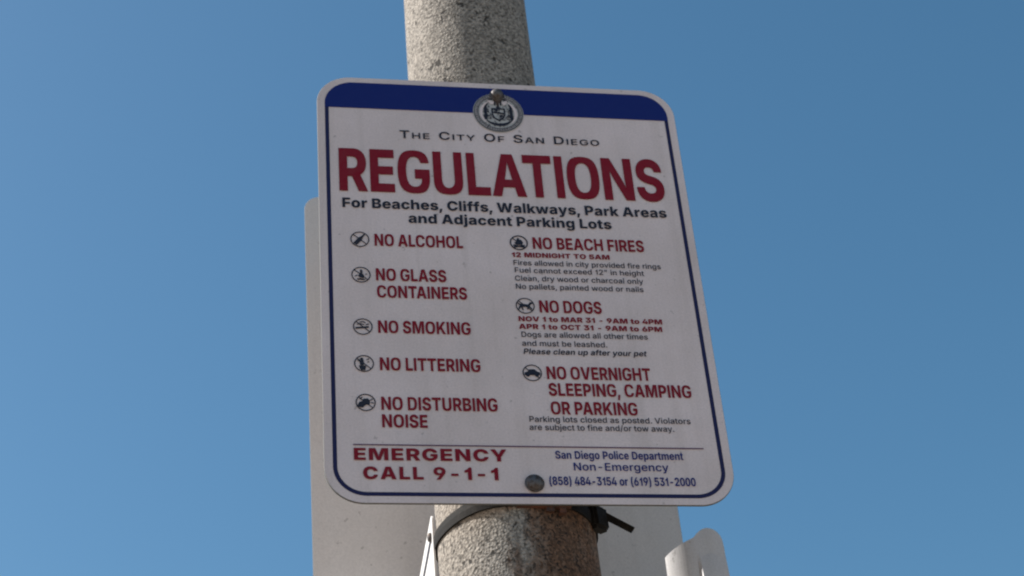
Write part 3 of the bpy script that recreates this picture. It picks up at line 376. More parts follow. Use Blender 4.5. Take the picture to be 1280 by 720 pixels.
FUPM = 2048.0
_cache = {}
def glyph(ch, w, seg):
    key = (ch, round(w, 3), seg)
    if key in _cache: return _cache[key]
    a0, a1, cs = FONT[ch]
    out = []
    hx = sorted({round((q[0] + (q[2] - q[0]) * w) / FUPM, 4) for c in FONT['H'][2] for q in c})
    sb, st = hx[0], hx[1] - hx[0]
    if ch in 'Il1':                                # plain bars without feet
        top = (1490 if ch != 'l' else 1550) / FUPM
        if ch == '1':
            x = sb + 0.17
            bar = [(x, 0), (x + st, 0), (x + st, top), (x + st * 0.35, top), (x - 0.02, top - 0.11), (x - 0.15, top - 0.17), (x - 0.15, top - 0.17 - st * 0.78), (x, top - 0.13 - st * 0.78)]
            adv = x + st + sb * 1.2
        else:
            if ch == 'l': st *= 0.94; sb *= 0.9
            bar = [(sb, 0), (sb + st, 0), (sb + st, top), (sb, top)]; adv = st + 2 * sb
        P, F = union([bar])
        _cache[key] = (P, F, adv, min(p[0] for p in bar), max(p[0] for p in bar))
        return _cache[key]
    for c in cs:
        p = [((q[0] + (q[2] - q[0]) * w) / FUPM, (q[1] + (q[3] - q[1]) * w) / FUPM, q[4]) for q in c]
        k = next(i for i, q in enumerate(p) if q[2])
        p = p[k:] + p[:k] + [p[k]]
        pts = []; cur = p[0]; ctrl = None
        pts.append(cur[:2])
        def quad(a, b, c_):
            for s in range(1, seg + 1):
                u = s / seg
                pts.append(tuple((1 - u) ** 2 * a[i] + 2 * u * (1 - u) * b[i] + u * u * c_[i] for i in (0, 1)))
        for q in p[1:]:
            if q[2]:
                if ctrl is None: pts.append(q[:2])
                else: quad(cur, ctrl, q); ctrl = None
                cur = q
            else:
                if ctrl is not None:
                    mid = ((ctrl[0] + q[0]) / 2, (ctrl[1] + q[1]) / 2, 1)
                    quad(cur, ctrl, mid); cur = mid
                ctrl = q
        if math.dist(pts[0], pts[-1]) < 1e-9: pts.pop()
        out.append(pts)
    P, F = union(out)
    xs = [P[i][0] for f in F for i in f]
    _cache[key] = (P, F, (a0 + (a1 - a0) * w) / FUPM, min(xs), max(xs))
    return _cache[key]

KERN = {'AT': -0.075, 'TA': -0.075, 'LT': -0.06, 'PA': -0.06, 'LC': -0.02, 'LA': 0.0, 'RT': -0.02, 'TT': 0.0}
def lettering(name, label, text, x0, x1, z, cap, w, material, parent, y, track=0.0, seg=4, small=None, slant=0.0, square=0.0, space=0.27):
    """one printed line: stretched between x0 and x1, capitals `cap` high on the baseline z"""
    items = []; pen = 0.0; word_start = True; lo = hi = None; prev = ''
    for ch in text:
        if ch == ' ':
            pen += space + track; word_start = True; prev = ''; continue
        k = 1.0
        if small and not word_start: k = small
        pen += KERN.get(prev + ch, 0.0) if square else 0.0
        prev = ch
        word_start = False
        P, F, adv, gx0, gx1 = glyph(ch, w, seg)
        kx = k if k == 1 else k * 1.08
        if square and ch in 'OGCDUQJ0':                 # condensed face: rounds with straight sides
            cp = 1490.0 / 2048.0
            u = np.clip(P[:, 1] / cp - 0.5, -0.52, 0.52) * 2
            P = P.copy(); P[:, 1] = ((u + square * u * (1 - u * u)) / 2 + 0.5) * cp
        items.append((P, F, pen, kx, k))
        if lo is None: lo = pen + gx0 * kx
        hi = pen + gx1 * kx
        pen += adv * kx + track
    sx = (x1 - x0) / (hi - lo); sy = cap / (1490.0 / 2048.0)
    V = []; FF = []
    for P, F, pn, kx, ky in items:
        used = sorted({i for f in F for i in f}); ix = {q: len(V) + k for k, q in enumerate(used)}
        for i in used:
            zz = P[i][1] * ky * sy
            V.append((x0 + (pn + P[i][0] * kx - lo) * sx + slant * zz, y, z + zz))
        for f in F:
            (xa, za), (xb, zb), (xc, zc) = P[f[0]], P[f[1]], P[f[2]]
            f = f if (xb - xa) * (zc - za) - (xc - xa) * (zb - za) > 0 else f[::-1]
            FF.append(tuple(ix[i] for i in f))
    o = link(name, V, FF, material, parent)
    if label: o['label'] = label
    return o

# ================================================================== SETTING
bm = bmesh.new()
bmesh.ops.create_grid(bm, x_segments=40, y_segments=40, size=2500)
me = bpy.data.meshes.new('ground'); bm.to_mesh(me); bm.free(); me.materials.append(M_GROUND)
ground = bpy.data.objects.new('ground', me); COL.objects.link(ground); ground['kind'] = 'structure'

# ================================================================== CONCRETE POLE
PX, PY, PR, PK, PL = -0.0093, 0.0956, 0.0874, -0.0074, -0.0095     # axis, radius, taper, lean
def pole_c(z): return PX + PL * z, PY
def pole_r(z): return PR + PK * z
rnd = random.Random(4)
post = thing('concrete_pole', 'round speckled grey concrete pole carrying all of the signs', 'pole', (PX - PL * -Z0, PY, 0))
NS = 96
zs = [-Z0, -2.3, -1.6, -1.0] + [-0.8 + 0.02 * i for i in range(106)] + [1.6, 2.2, 3.0]
V = []; F = []
ph = [(rnd.uniform(0, 6.28), rnd.uniform(0, 6.28), rnd.choice([2, 3, 5, 7]), rnd.uniform(2, 14)) for _ in range(9)]
for z in zs:
    cx, cy = pole_c(z); r = pole_r(z)
    for k in range(NS):
        a = 2 * math.pi * k / NS
        d = sum(0.00013 * math.sin(n * a + p + q * z) for p, p2, n, q in ph)
        V.append((cx + (r + d) * math.cos(a), cy + (r + d) * math.sin(a), Z0 + z))
for i in range(len(zs) - 1):
    for k in range(NS):
        j = (k + 1) % NS
        F.append((i * NS + k, i * NS + j, (i + 1) * NS + j, (i + 1) * NS + k))
F.append(tuple(range(NS))[::-1]); F.append(tuple((len(zs) - 1) * NS + k for k in range(NS)))
shaft = link('shaft', V, F, M_CONC, None, True)
shaft.parent = post; shaft.matrix_parent_inverse = Matrix.Translation(-post.location)
V = []; F = []
cx, cy = pole_c(-Z0)
prof = [(0.0, 0.19), (0.045, 0.19), (0.07, 0.165), (0.085, pole_r(-Z0) + 0.002)]
for zz, r in prof:
    for k in range(NS):
        a = 2 * math.pi * k / NS; V.append((cx + r * math.cos(a), cy + r * math.sin(a), zz))
for i in range(len(prof) - 1):
    for k in range(NS):
        j = (k + 1) % NS; F.append((i * NS + k, i * NS + j, (i + 1) * NS + j, (i + 1) * NS + k))
foot = link('footing', V, F, M_CONC, None, True)
foot.parent = post; foot.matrix_parent_inverse = Matrix.Translation(-post.location)

# ================================================================== REGULATIONS SIGN
sign = thing('regulations_sign', 'white rectangular REGULATIONS sign with blue header, red lettering and city seal', 'sign', (0, 0, Z0))
outl = rrect(0.2286, 0.3048, 0.043, 16)
panel = plate('panel', outl, 0.0, 0.0032, M_WHITE, sign, bev=0.0006)
panel.data.materials.append(M_RIM)
for p in panel.data.polygons:
    if abs(p.normal.y) < 0.9: p.material_index = 1

def ring(o, i): return [ccw(o), ccw(i)[::-1]]
Y1, Y2, Y3, Y4, Y5 = -0.00025, -0.0005, -0.00075, -0.0010, -0.00125
bo = rrect(0.2190, 0.2960, 0.036, 14); bi = rrect(0.2143, 0.2912, 0.0313, 14)
print_shape('border_line', ring(bo, bi), Y1, M_LINE, sign)
hb = [p for p in bo if p[1] > 0.2535]
hb = ccw([(0.2190, 0.2537)] + hb + [(-0.2190, 0.2537)])
print_shape('header_band', [hb], Y2, M_NAVY, sign)

# ---- the city seal: an embossed-looking printed roundel
def disc(cx, cz, r, n=40, rz=None):
    rz = rz or r
    return [(cx + r * math.cos(2 * math.pi * k / n), cz + rz * math.sin(2 * math.pi * k / n)) for k in range(n)]
def seg(x0, z0, x1, z1, w0, w1=None):
    w1 = w1 if w1 is not None else w0
    L = math.hypot(x1 - x0, z1 - z0); nx, nz = -(z1 - z0) / L, (x1 - x0) / L
    return ccw([(x0 + nx * w0 / 2, z0 + nz * w0 / 2), (x0 - nx * w0 / 2, z0 - nz * w0 / 2), (x1 - nx * w1 / 2, z1 - nz * w1 / 2), (x1 + nx * w1 / 2, z1 + nz * w1 / 2)])
def arc(cx, cz, r, a0, a1, w, n=16, w1=None):
    w1 = w if w1 is None else w1
    o = []; i = []
    for k in range(n + 1):
        u = k / n; a = rad(a0 + (a1 - a0) * u); ww = w1 + (w - w1) * math.sin(math.pi * u)
        o.append((cx + (r + ww / 2) * math.cos(a), cz + (r + ww / 2) * math.sin(a)))
        i.append((cx + (r - ww / 2) * math.cos(a), cz + (r - ww / 2) * math.sin(a)))
    return ccw(o + i[::-1])
SX, SZ, SR = -0.0008, 0.2552, 0.0322
seal = print_shape('city_seal', [disc(SX, SZ, SR, 64)], Y3, M_PALE, sign)
rim = ring(disc(SX, SZ, SR - 0.0010, 64), disc(SX, SZ, SR - 0.0020, 64))
rim2 = ring(disc(SX, SZ, 0.0266, 64), disc(SX, SZ, 0.0257, 64))
print_shape('seal_ring', rim + rim2, Y5, M_BLACK, seal)
# band of the roundel: short radial marks standing for the worn rim
tk = []
for k in range(56):
    a = rad(k * 360 / 56)
    if abs(math.sin(a)) > 0.96 and math.sin(a) > 0: continue
    l = rnd.uniform(0.0014, 0.0026); r = 0.0282 + rnd.uniform(-0.0003, 0.0003)
    tk.append(seg(SX + (r - l / 2) * math.cos(a), SZ + (r - l / 2) * math.sin(a), SX + (r + l / 2) * math.cos(a), SZ + (r + l / 2) * math.sin(a), rnd.uniform(0.0006, 0.0015)))
print_shape('seal_band', ring(disc(SX, SZ, 0.0298, 64), disc(SX, SZ, 0.0266, 64)), Y4, M_BANDINK, seal)
print_shape('seal_marks', tk, Y5 - 0.0002, M_BLACK, seal)
cres = []
for sgn in (-1, 1):
    cres.append(arc(SX, SZ - 0.001, 0.0222, 90 + sgn * 28, 90 + sgn * 138, 0.0040, 18, 0.0006))
arms = []
def tri(*p): return ccw([(SX + a, SZ + b) for a, b in p])
for sgn in (-1, 1):                                  # pillars, figures and waves either side of the shield
    arms.append(seg(SX + sgn * 0.0138, SZ - 0.010, SX + sgn * 0.0135, SZ + 0.0085, 0.0034, 0.0028))
    arms.append(disc(SX + sgn * 0.0135, SZ + 0.0104, 0.0023, 12))
    arms.append(seg(SX + sgn * 0.0156, SZ + 0.002, SX + sgn * 0.0112, SZ + 0.0045, 0.0016))
    arms.append(seg(SX + sgn * 0.0160, SZ - 0.005, SX + sgn * 0.0112, SZ - 0.003, 0.0016))
    arms.append(arc(SX + sgn * 0.006, SZ + 0.0135, 0.0052, 20, 160, 0.0018, 10))
    arms.append(seg(SX + sgn * 0.0035, SZ + 0.0165, SX + sgn * 0.003, SZ + 0.010, 0.0022, 0.0012))
sh = [(-0.0074, 0.0062), (0.0074, 0.0062), (0.0074, -0.003), (0.005, -0.0085), (0, -0.0118), (-0.005, -0.0085), (-0.0074, -0.003)]
arms += [ccw([(SX + a, SZ + b) for a, b in sh]), ccw([(SX + a * 0.76, SZ + b * 0.76 - 0.0004) for a, b in sh])[::-1]]
arms.append(seg(SX - 0.0054, SZ + 0.0005, SX + 0.0054, SZ - 0.0012, 0.0022))
arms.append(disc(SX - 0.0022, SZ + 0.0028, 0.0017, 10)); arms.append(disc(SX + 0.0026, SZ - 0.0046, 0.0019, 10))
arms.append(seg(SX, SZ + 0.006, SX, SZ + 0.0118, 0.0036, 0.0018))
arms.append(arc(SX, SZ + 0.001, 0.0176, 222, 318, 0.0036, 16, 0.0012))
arms = [[(SX + (a - SX) * 1.2, SZ + (b - SZ) * 1.2) for a, b in c] for c in arms]
print_shape('seal_emblem', arms, Y5, M_BLACK, seal)
for c in cres: print_shape('seal_laurel', [c], Y5 - 0.0001, M_WHITE, seal)
wed = [tri((-0.0115, 0.0172), (-0.0035, 0.0148), (-0.0052, 0.0108), (-0.0078, 0.0112)), tri((0.0105, 0.0172), (0.0040, 0.0142), (0.0060, 0.0102), (0.0090, 0.0112))]
wed = [[(SX + (a - SX) * 1.2, SZ + (b - SZ) * 1.2) for a, b in c] for c in wed]
for c in wed: print_shape('seal_wing', [c], Y5 - 0.0003, M_WHITE, seal)
fil = []
for k in range(150):                                  # fine engraved texture of the worn emblem
    a = rnd.uniform(0, 6.283); r = 0.0245 * math.sqrt(rnd.random()); q = rnd.uniform(0, 3.14); l = rnd.uniform(0.0012, 0.0032)
    x, z = SX + r * math.cos(a), SZ + r * math.sin(a)
    fil.append(seg(x - l / 2 * math.cos(q), z - l / 2 * math.sin(q), x + l / 2 * math.cos(q), z + l / 2 * math.sin(q), rnd.uniform(0.0007, 0.0015)))
print_shape('seal_hatching', fil, Y4 - 0.0001, M_DUSK, seal)

blots = []
for k in range(34):                                  # dark worn spots of the engraving, thickest beside the shield
    a = rnd.choice((rnd.uniform(-0.9, 0.7), rnd.uniform(2.4, 4.0))); r = rnd.uniform(0.012, 0.0195)
    blots.append(disc(SX + r * math.cos(a), SZ + r * math.sin(a), rnd.uniform(0.0005, 0.0013), 7))
print_shape('seal_spots', blots, Y5 - 0.0004, M_BLACK, seal)
drip = [[(SX - 0.0062, SZ + 0.0245), (SX - 0.0048, SZ + 0.0188), (SX - 0.0030, SZ + 0.0172), (SX - 0.0016, SZ + 0.0120), (SX + 0.0004, SZ + 0.0098), (SX + 0.0016, SZ + 0.0150), (SX + 0.0034, SZ + 0.0178), (SX + 0.0058, SZ + 0.0200), (SX + 0.0066, SZ + 0.0245)]]
print_shape('rust_drip', [ccw(c) for c in drip], Y5 - 0.0006, M_DRIP, seal)

# ---- lettering (millimetres on the face: left, right, baseline, capital height)
def L(name, label, text, a, b, z, cap, w, M, **k):
    return lettering(name, label, text, a / 1000, b / 1000, z / 1000, cap / 1000, w, M, sign, Y4, **k)
L('city_line', 'small dark line THE CITY OF SAN DIEGO', "THE CITY OF SAN DIEGO", -127.5, 124.5, 207.3, 12.6, 0.34, M_BLACK, small=0.74, track=0.05, space=0.36)
L('title', 'large crimson word REGULATIONS', "REGULATIONS", -203.6, 199.9, 121.2, 66.5, 0.78, M_RED, seg=9, track=-0.018, square=0.26)
L('subtitle', 'bold black line For Beaches, Cliffs, Walkways, Park Areas', "For Beaches, Cliffs, Walkways, Park Areas", -200.7, 197.7, 96.0, 14.6, 0.78, M_BLACK, space=0.23)
L('subtitle', 'bold black line and Adjacent Parking Lots', "and Adjacent Parking Lots", -122.2, 126.2, 75.6, 14.3, 0.78, M_BLACK, space=0.23)
for s, a, b, z, c in (("NO ALCOHOL", -164, -58.6, 39.8, 17.6), ("NO GLASS", -164, -81.4, -10.6, 17.4), ("CONTAINERS", -163.5, -58.4, -34.9, 17.2),
                      ("NO SMOKING", -164, -57.2, -84.4, 17.2), ("NO LITTERING", -163.7, -49.2, -135.2, 17.2), ("NO DISTURBING", -163.9, -33.2, -187.6, 17.2), ("NOISE", -163.8, -113.4, -210.2, 16.8),
                      ("NO BEACH FIRES", 26, 162.7, 42.2, 17.4), ("NO DOGS", 26.2, 100.6, -50.6, 17.4), ("NO OVERNIGHT", 26.8, 148.5, -143.0, 17.2), ("SLEEPING, CAMPING", 27.1, 193.7, -165.4, 17.0), ("OR PARKING", 27.4, 127.5, -190.1, 17.0)):
    L('heading', 'narrow crimson heading ' + s, s, a, b, z, c, 0.72, M_RED, seg=5, track=0.0, space=0.24, square=0.2)
for s, a, b, z in (("12 MIDNIGHT TO 5AM", -0.6, 118.4, 29.2), ("NOV 1 to MAR 31 - 9AM to 4PM", 0.1, 171.6, -63.6), ("APR 1 to OCT 31 - 9AM to 6PM", -0.2, 170.3, -74.3)):
    L('hours_line', 'small bold crimson line ' + s, s, a, b, z, 7.0, 0.85, M_RED, seg=3)
for s, a, b, z, sl_ in (("Fires allowed in city provided fire rings", 0.4, 180.1, 17.2, 0), ('Fuel cannot exceed 12" in height', 1.1, 158.1, 6.3, 0), ("Clean, dry wood or charcoal only", 0.5, 155.7, -5.6, 0), ("No pallets, painted wood or nails", 0.6, 154.6, -17.5, 0),
                       ("Dogs are allowed all other times", 1.8, 151.6, -85.7, 0), ("and must be leashed.", 1.6, 101.7, -98.0, 0), ("Please clean up after your pet", 2.2, 146.8, -109.3, 0.18),
                       ("Parking lots closed as posted. Violators", 1.7, 187.5, -200.4, 0), ("are subject to fine and/or tow away.", 0.9, 167.0, -211.0, 0)):
    L('small_print', 'small black line ' + s, s, a, b, z, 7.5, 0.5 if sl_ else 0.22, M_BLACK, seg=3, slant=sl_)
print_shape('divider_line', [ccw([(-0.1966, -0.2333), (0.1979, -0.2333), (0.1979, -0.2319), (-0.1966, -0.2319)])], Y4, M_RULE, sign)
L('emergency_line', 'bold crimson word EMERGENCY', "EMERGENCY", -196.1, -27.6, -252.0, 15.2, 0.86, M_RED, seg=5, track=0.035)
L('emergency_line', 'bold crimson line CALL 9-1-1', "CALL 9-1-1", -186.7, -38.7, -275.7, 15.6, 0.86, M_RED, seg=5, track=0.06)
L('police_line', 'navy line San Diego Police Department', "San Diego Police Department", 27.0, 172.7, -247.7, 10.0, 0.55, M_NAVY, seg=3)
L('police_line', 'navy line Non-Emergency', "Non-Emergency", 46.4, 154.1, -262.4, 9.8, 0.3, M_NAVY, seg=3)
L('police_line', 'navy line of two telephone numbers', "(858) 484-3154 or (619) 531-2000", 17.4, 182.8, -281.1, 10.6, 0.6, M_NAVY, seg=3)

# ---- prohibition pictograms
def pict(label, cx, cz, shapes, r=11.2, ring_w=1.25, slash=1.1):
    cx /= 1000; cz /= 1000; k = 0.001 * r / 10
    cs = ring(disc(cx, cz, r / 1000, 40), disc(cx, cz, (r - ring_w) / 1000, 40))
    for s in shapes:
        cs.append(ccw([(cx + p[0] * k, cz + p[1] * k) for p in s]))
    if slash:
        cs.append(seg(cx - 7.1 * k, cz + 6.4 * k, cx + 7.1 * k, cz - 6.4 * k, slash / 1000))
    o = print_shape('pictogram', cs, Y4, M_BLACK, sign); o['label'] = label
def sg(*a): return seg(*a)
def ds(x, z, r, n=14): return disc(x, z, r, n)
pict('pictogram of a crossed out bottle', -181.3, 48.6, [sg(-5.2, -6.2, 0.6, 1.0, 4.6, 4.6), sg(0.4, 0.8, 2.8, 3.8, 4.4, 1.9), sg(2.6, 3.6, 5.2, 6.9, 1.9, 1.7)])
pict('pictogram of crossed out broken glass', -181.4, -3.1, [[(-0.9, 6.4), (1.3, 6.4), (1.5, 1.6), (3.6, -1.8), (2.6, -4.4), (-1.6, -3.6), (-2.9, -0.8), (-1.0, 1.6)], [(-4.6, -5.0), (-2.2, -4.6), (4.8, -5.6), (3.4, -6.8), (-3.6, -6.6)], sg(-6.5, -2.2, -3.6, -0.6, 1.0), sg(4.4, 0.4, 6.3, 1.2, 1.0)])
pict('pictogram of a crossed out cigarette', -181.4, -76.3, [sg(-7.6, -1.8, 6.2, -0.4, 2.2), sg(3.0, 2.6, 6.4, 3.2, 1.2), sg(-3.4, 5.2, 0.4, 6.4, 1.0), sg(0.2, 6.4, 2.8, 4.6, 1.0), sg(-6.0, 2.6, -2.0, 3.6, 1.0), sg(-2.0, 3.6, 1.6, 2.2, 1.0)])
pict('pictogram of crossed out litter dropping', -181.5, -126.6, [ds(-2.2, 5.2, 1.7), sg(-2.4, 3.6, -2.0, -2.2, 4.6, 3.6), sg(-6.4, 4.2, -2.6, 2.0, 1.6), [(-5.4, -2.6), (2.2, -2.6), (1.0, -8.2), (-3.4, -8.0)], sg(2.6, 4.4, 5.4, 5.8, 1.1), sg(3.4, 1.6, 5.2, 2.2, 1.1)])
pict('pictogram of a crossed out noisy radio', -181.2, -178.3, [[(-8.4, -3.6), (-6.2, 0.6), (-3.2, 1.6), (-2.0, 4.4), (2.6, 4.6), (4.4, 1.2), (4.0, -2.2), (0.2, -2.6), (-2.8, -5.8), (-6.6, -5.6)], sg(3.6, 2.2, 7.2, 4.2, 1.0), sg(-5.6, 3.8, -3.2, 6.4, 1.0), sg(5.2, -0.2, 8.2, -0.8, 1.0)])
pict('pictogram of a crossed out camp fire', 9.2, 50.6, [[(-0.6, 7.0), (1.4, 4.0), (2.6, 4.4), (4.6, 0.6), (3.6, -2.8), (-3.6, -2.8), (-4.8, 0.2), (-2.6, 2.2), (-2.2, 4.4)], sg(-6.4, -3.4, 5.8, -6.0, 1.9), sg(-5.8, -6.0, 6.4, -3.4, 1.9)], r=11.0, ring_w=1.6)
pict('pictogram of a crossed out dog', 9.5, -41.6, [[(-6.2, 0.6), (-5.0, 2.6), (4.0, 1.6), (4.6, -1.2), (-4.6, -1.6)], [(3.0, 1.2), (5.2, 4.8), (8.0, 4.2), (8.2, 2.8), (6.2, 2.2), (4.8, -0.4)], sg(-5.2, -0.6, -7.4, -5.2, 2.0, 1.3), sg(-4.0, -1.0, -2.6, -5.6, 1.8, 1.2), sg(3.8, -0.6, 2.2, -4.6, 1.8, 1.2), sg(4.2, -0.8, 7.0, -4.4, 1.8, 1.2), sg(-5.6, 1.4, -8.0, 3.8, 1.2)])
pict('pictogram of a crossed out parked car', 10.1, -135.0, [[(-8.2, -2.8), (-8.0, 0.2), (-5.0, 1.4), (-2.6, 4.2), (2.6, 4.4), (5.2, 1.6), (8.0, 0.4), (8.2, -2.6)], ds(-4.6, -2.8, 2.0), ds(4.6, -2.8, 2.0)])

# ---- bolts that hold the panel
def lathe(name, prof, material, parent, loc, n=28, axis='y'):
    V = []; F = []
    for r, h in prof:
        for k in range(n):
            a = 2 * math.pi * k / n
            V.append((r * math.cos(a), -h, r * math.sin(a)))
    for i in range(len(prof) - 1):
        for k in range(n):
            j = (k + 1) % n; F.append((i * n + k, (i + 1) * n + k, (i + 1) * n + j, i * n + j))
    F.append(tuple((len(prof) - 1) * n + k for k in range(n))[::-1]); F.append(tuple(range(n)))
    return fix_normals(link(name, V, F, material, parent, True, loc))
for x, z, r in ((-0.0010, 0.2842, 0.0082), (0.0006, -0.2795, 0.0098)):
    b = lathe('bolt', [(r, 0.0016), (r, 0.0028), (r * 0.97, 0.0036), (r * 0.86, 0.0062), (r * 0.6, 0.0082), (r * 0.25, 0.0092), (0.0004, 0.0094)], M_BOLT, sign, (x, 0, z))
    lathe('washer', [(r * 1.12, 0.0014), (r * 1.12, 0.0020), (r * 1.02, 0.0026), (r * 0.9, 0.0026)], M_BOLT, b, (0, 0, 0))

# ---- rusty clip behind the foot of the panel
V = []; F = []
def boxv(V, F, x0, x1, y0, y1, z0, z1):
    b = len(V)
    V += [(x, y, z) for x in (x0, x1) for y in (y0, y1) for z in (z0, z1)]
    F += [tuple(b + q for q in f) for f in ((0, 1, 3, 2), (4, 6, 7, 5), (0, 4, 5, 1), (2, 3, 7, 6), (0, 2, 6, 4), (1, 5, 7, 3))]
boxv(V, F, -0.020, 0.040, 0.0034, 0.0075, -0.3062, -0.262)
boxv(V, F, 0.012, 0.021, 0.0035, 0.0100, -0.3105, -0.3064)
boxv(V, F, 0.027, 0.034, 0.0035, 0.0110, -0.3125, -0.3064)
fix_normals(link('mounting_clip', V, F, M_RUST, sign))

# ================================================================== BACK-TO-BACK SIGN ON THE FAR SIDE OF THE POLE
back = thing('rear_sign', 'plain grey back of a larger sign fixed behind the pole and REGULATIONS sign', 'sign', (0.0138, 0.31, Z0 + 0.028))
plate('panel', rrect(0.2360, 0.3290, 0.024, 12), 0.0, 0.0030, M_BACK, back, fn=lambda x, y, z: (x - 0.0078 * z, y + 0.004 * math.cos(x * 9), z))
rp = back.children[0]; rp.data.materials.append(M_RIM)
for p in rp.data.polygons:
    if abs(p.normal.y) < 0.9: p.material_index = 1
for zz in (0.20, -0.05):                            # stand-off channels between the plate and the pole
    V = []; F = []
    boxv(V, F, -0.045, 0.010, -0.1270, -0.0005, zz, zz + 0.03)
    fix_normals(link('bracket', V, F, M_EDGE, back))

# ================================================================== SIGN SEEN EDGE-ON AT THE LEFT OF THE POLE
side = thing('side_sign', 'narrow white sunlit sign seen almost edge-on at the left of the pole', 'sign', (-0.1005, 0.1, Z0 - 0.261))
hd = rad(1.5)
def side_fn(s, t, z):                              # s along the plate, t through it
    return (s * math.sin(hd) + t * math.cos(hd), s * math.cos(hd) - t * math.sin(hd), z)
def rect_tl(w, h, r, n=8):
    return [(p[0] + w / 2, p[1] - h / 2) for p in rrect(w / 2, h / 2, r, n)]
plate('panel', rect_tl(0.2, 0.30, 0.010), 0.0, 0.0025, M_SIDE, side, fn=lambda x, y, z: side_fn(x, y, z), bev=0.0004)
bar = [(0.016, -0.020), (0.178, -0.020), (0.178, -0.029), (0.016, -0.029)]
P, Fc = union([ccw(bar)])
link('border_line', [side_fn(p[0], -0.0004, p[1]) for p in P], Fc, M_BLACK, side)
sb_ = lathe('bolt', [(0.0055, -0.0002), (0.0055, 0.0016), (0.0044, 0.0034), (0.0016, 0.0042)], M_BOLT, side, side_fn(0.014, -0.0003, -0.024))
sb_.rotation_euler = (0, 0, -rad(90) - hd)
V = []; F = []
boxv(V, F, 0.0030, 0.0110, 0.004, 0.030, -0.20, -0.165)
fix_normals(link('bracket', V, F, M_EDGE, side))

# ================================================================== BENT SIGN AT THE LOWER RIGHT
bent = thing('bent_sign', 'small white sign with rounded top and curled left edge, lower right of pole', 'sign', (0.2, 0.16, Z0 - 0.27))
path = []; topz = []
for k in range(13):                                 # the curled left edge: part of a cylinder
    a = rad(43 + 47 * k / 12)
    path.append((0.2185 - 0.046 * math.cos(a), 0.2010 - 0.046 * math.sin(a)))
    topz.append(-0.2812 + 0.0192 * (k / 12) ** 0.9)
for x, z in ((0.2200, -0.2604), (0.2235, -0.2562), (0.2280, -0.2523), (0.2320, -0.2499), (0.2360, -0.2488), (0.2405, -0.2492), (0.2450, -0.2510), (0.2490, -0.2545), (0.2520, -0.2590), (0.2538, -0.2650), (0.2546, -0.2760)):
    path.append((x, 0.1550)); topz.append(z)
nrow = 26; th = 0.0016
V = []; F = []
npth = len(path)
for lay in (0, 1):
    for i, (x, y) in enumerate(path):
        a = path[max(i - 1, 0)]; b = path[min(i + 1, npth - 1)]
        tx, ty = b[0] - a[0], b[1] - a[1]; l = math.hypot(tx, ty); nx, ny = -ty / l, tx / l
        for r in range(nrow):
            u = (r / (nrow - 1)) ** 1.6
            z = topz[i] + (-0.58 - topz[i]) * u
            step = 0.0
            if i >= 14:                              # a folded-up lip that grows downwards
                step = min(max((-0.284 - z) / 0.03, 0), 1) * 0.0045
            xx = x + nx * th * lay; yy = y + ny * th * lay - step
            V.append((xx - 0.2, yy - 0.16, z + 0.27))
def id_(lay, i, r): return (lay * npth + i) * nrow + r
for i in range(npth - 1):
    for r in range(nrow - 1):
        F.append((id_(0, i, r), id_(0, i, r + 1), id_(0, i + 1, r + 1), id_(0, i + 1, r)))
        F.append((id_(1, i, r), id_(1, i + 1, r), id_(1, i + 1, r + 1), id_(1, i, r + 1)))
    F.append((id_(0, i, 0), id_(0, i + 1, 0), id_(1, i + 1, 0), id_(1, i, 0)))
    F.append((id_(0, i, nrow - 1), id_(1, i, nrow - 1), id_(1, i + 1, nrow - 1), id_(0, i + 1, nrow - 1)))
for r in range(nrow - 1):
    F.append((id_(0, 0, r), id_(1, 0, r), id_(1, 0, r + 1), id_(0, 0, r + 1)))
    F.append((id_(0, npth - 1, r), id_(0, npth - 1, r + 1), id_(1, npth - 1, r + 1), id_(1, npth - 1, r)))
fix_normals(link('panel', V, F, M_BENT, bent))
V = []; F = []
boxv(V, F, -0.150, 0.030, -0.0025, 0.0020, -0.235, -0.205)
fix_normals(link('bracket', V, F, M_EDGE, bent))

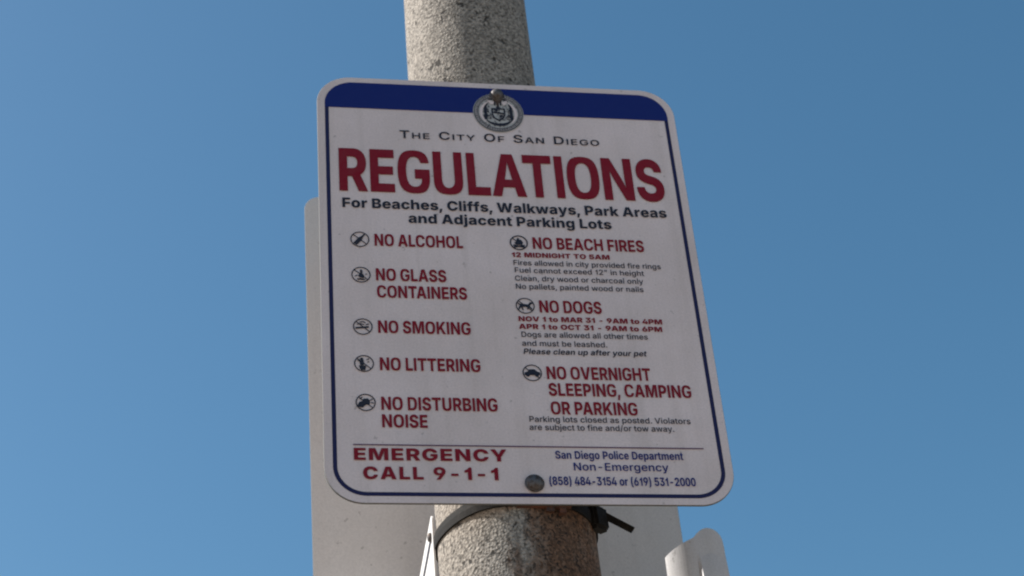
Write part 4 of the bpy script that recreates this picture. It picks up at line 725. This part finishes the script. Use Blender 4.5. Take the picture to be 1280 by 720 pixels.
# ================================================================== BLACK TIE STRAP ROUND THE POLE
strap = thing('cable_tie', 'black nylon tie strap cinched around the pole just under the REGULATIONS sign', 'strap', (PX, PY, Z0 - 0.298))
V = []; F = []
n = 120
for k in range(n):
    a = 2 * math.pi * k / n
    zc = -0.2975 + 0.002 * math.cos(a) - 0.0035 * math.sin(a) + 0.0012 * math.sin(5 * a)
    cx, cy = pole_c(zc); r = pole_r(zc)
    for dr, dz in ((0.0006, -0.0078), (0.0006, 0.0078), (0.0030, 0.0078), (0.0036, 0.0), (0.0030, -0.0078)):
        V.append((cx + (r + dr) * math.cos(a) - PX, cy + (r + dr) * math.sin(a) - PY, zc + dz + 0.298))
for k in range(n):
    j = (k + 1) % n
    for q in range(5):
        F.append((k * 5 + q, j * 5 + q, j * 5 + (q + 1) % 5, k * 5 + (q + 1) % 5))
fix_normals(link('band', V, F, M_NYLON, strap))
def box_dir(name, p0, p1, w, t, material, parent, up=Vector((0, 0, 1)), w1=None, bevel=0.0008):
    p0 = Vector(p0); p1 = Vector(p1); d = (p1 - p0).normalized(); s = d.cross(up).normalized(); u = s.cross(d)
    bm = bmesh.new(); vs = []
    for p, ww in ((p0, w), (p1, w1 or w)):
        for a, b in ((-1, -1), (1, -1), (1, 1), (-1, 1)):
            vs.append(bm.verts.new(p + s * a * t / 2 + u * b * ww / 2))
    for f in ((0, 1, 2, 3), (7, 6, 5, 4), (0, 4, 5, 1), (1, 5, 6, 2), (2, 6, 7, 3), (3, 7, 4, 0)):
        bm.faces.new([vs[q] for q in f])
    bmesh.ops.bevel(bm, geom=bm.edges[:], offset=bevel, segments=2, affect='EDGES')
    bmesh.ops.recalc_face_normals(bm, faces=bm.faces[:])
    me = bpy.data.meshes.new(name); bm.to_mesh(me); bm.free(); me.materials.append(material)
    o = bpy.data.objects.new(name, me); COL.objects.link(o); o.parent = parent
    return o
off = Vector((PX, PY, -0.298))
box_dir('buckle', Vector((0.070, 0.046, -0.293)) - off, Vector((0.0895, 0.066, -0.290)) - off, 0.029, 0.016, M_NYLON, strap, bevel=0.0035)
tl = box_dir('tail', Vector((0.084, 0.060, -0.2815)) - off, Vector((0.1190, 0.053, -0.3075)) - off, 0.0085, 0.0022, M_NYLON, strap, w1=0.0078, bevel=0.0004)
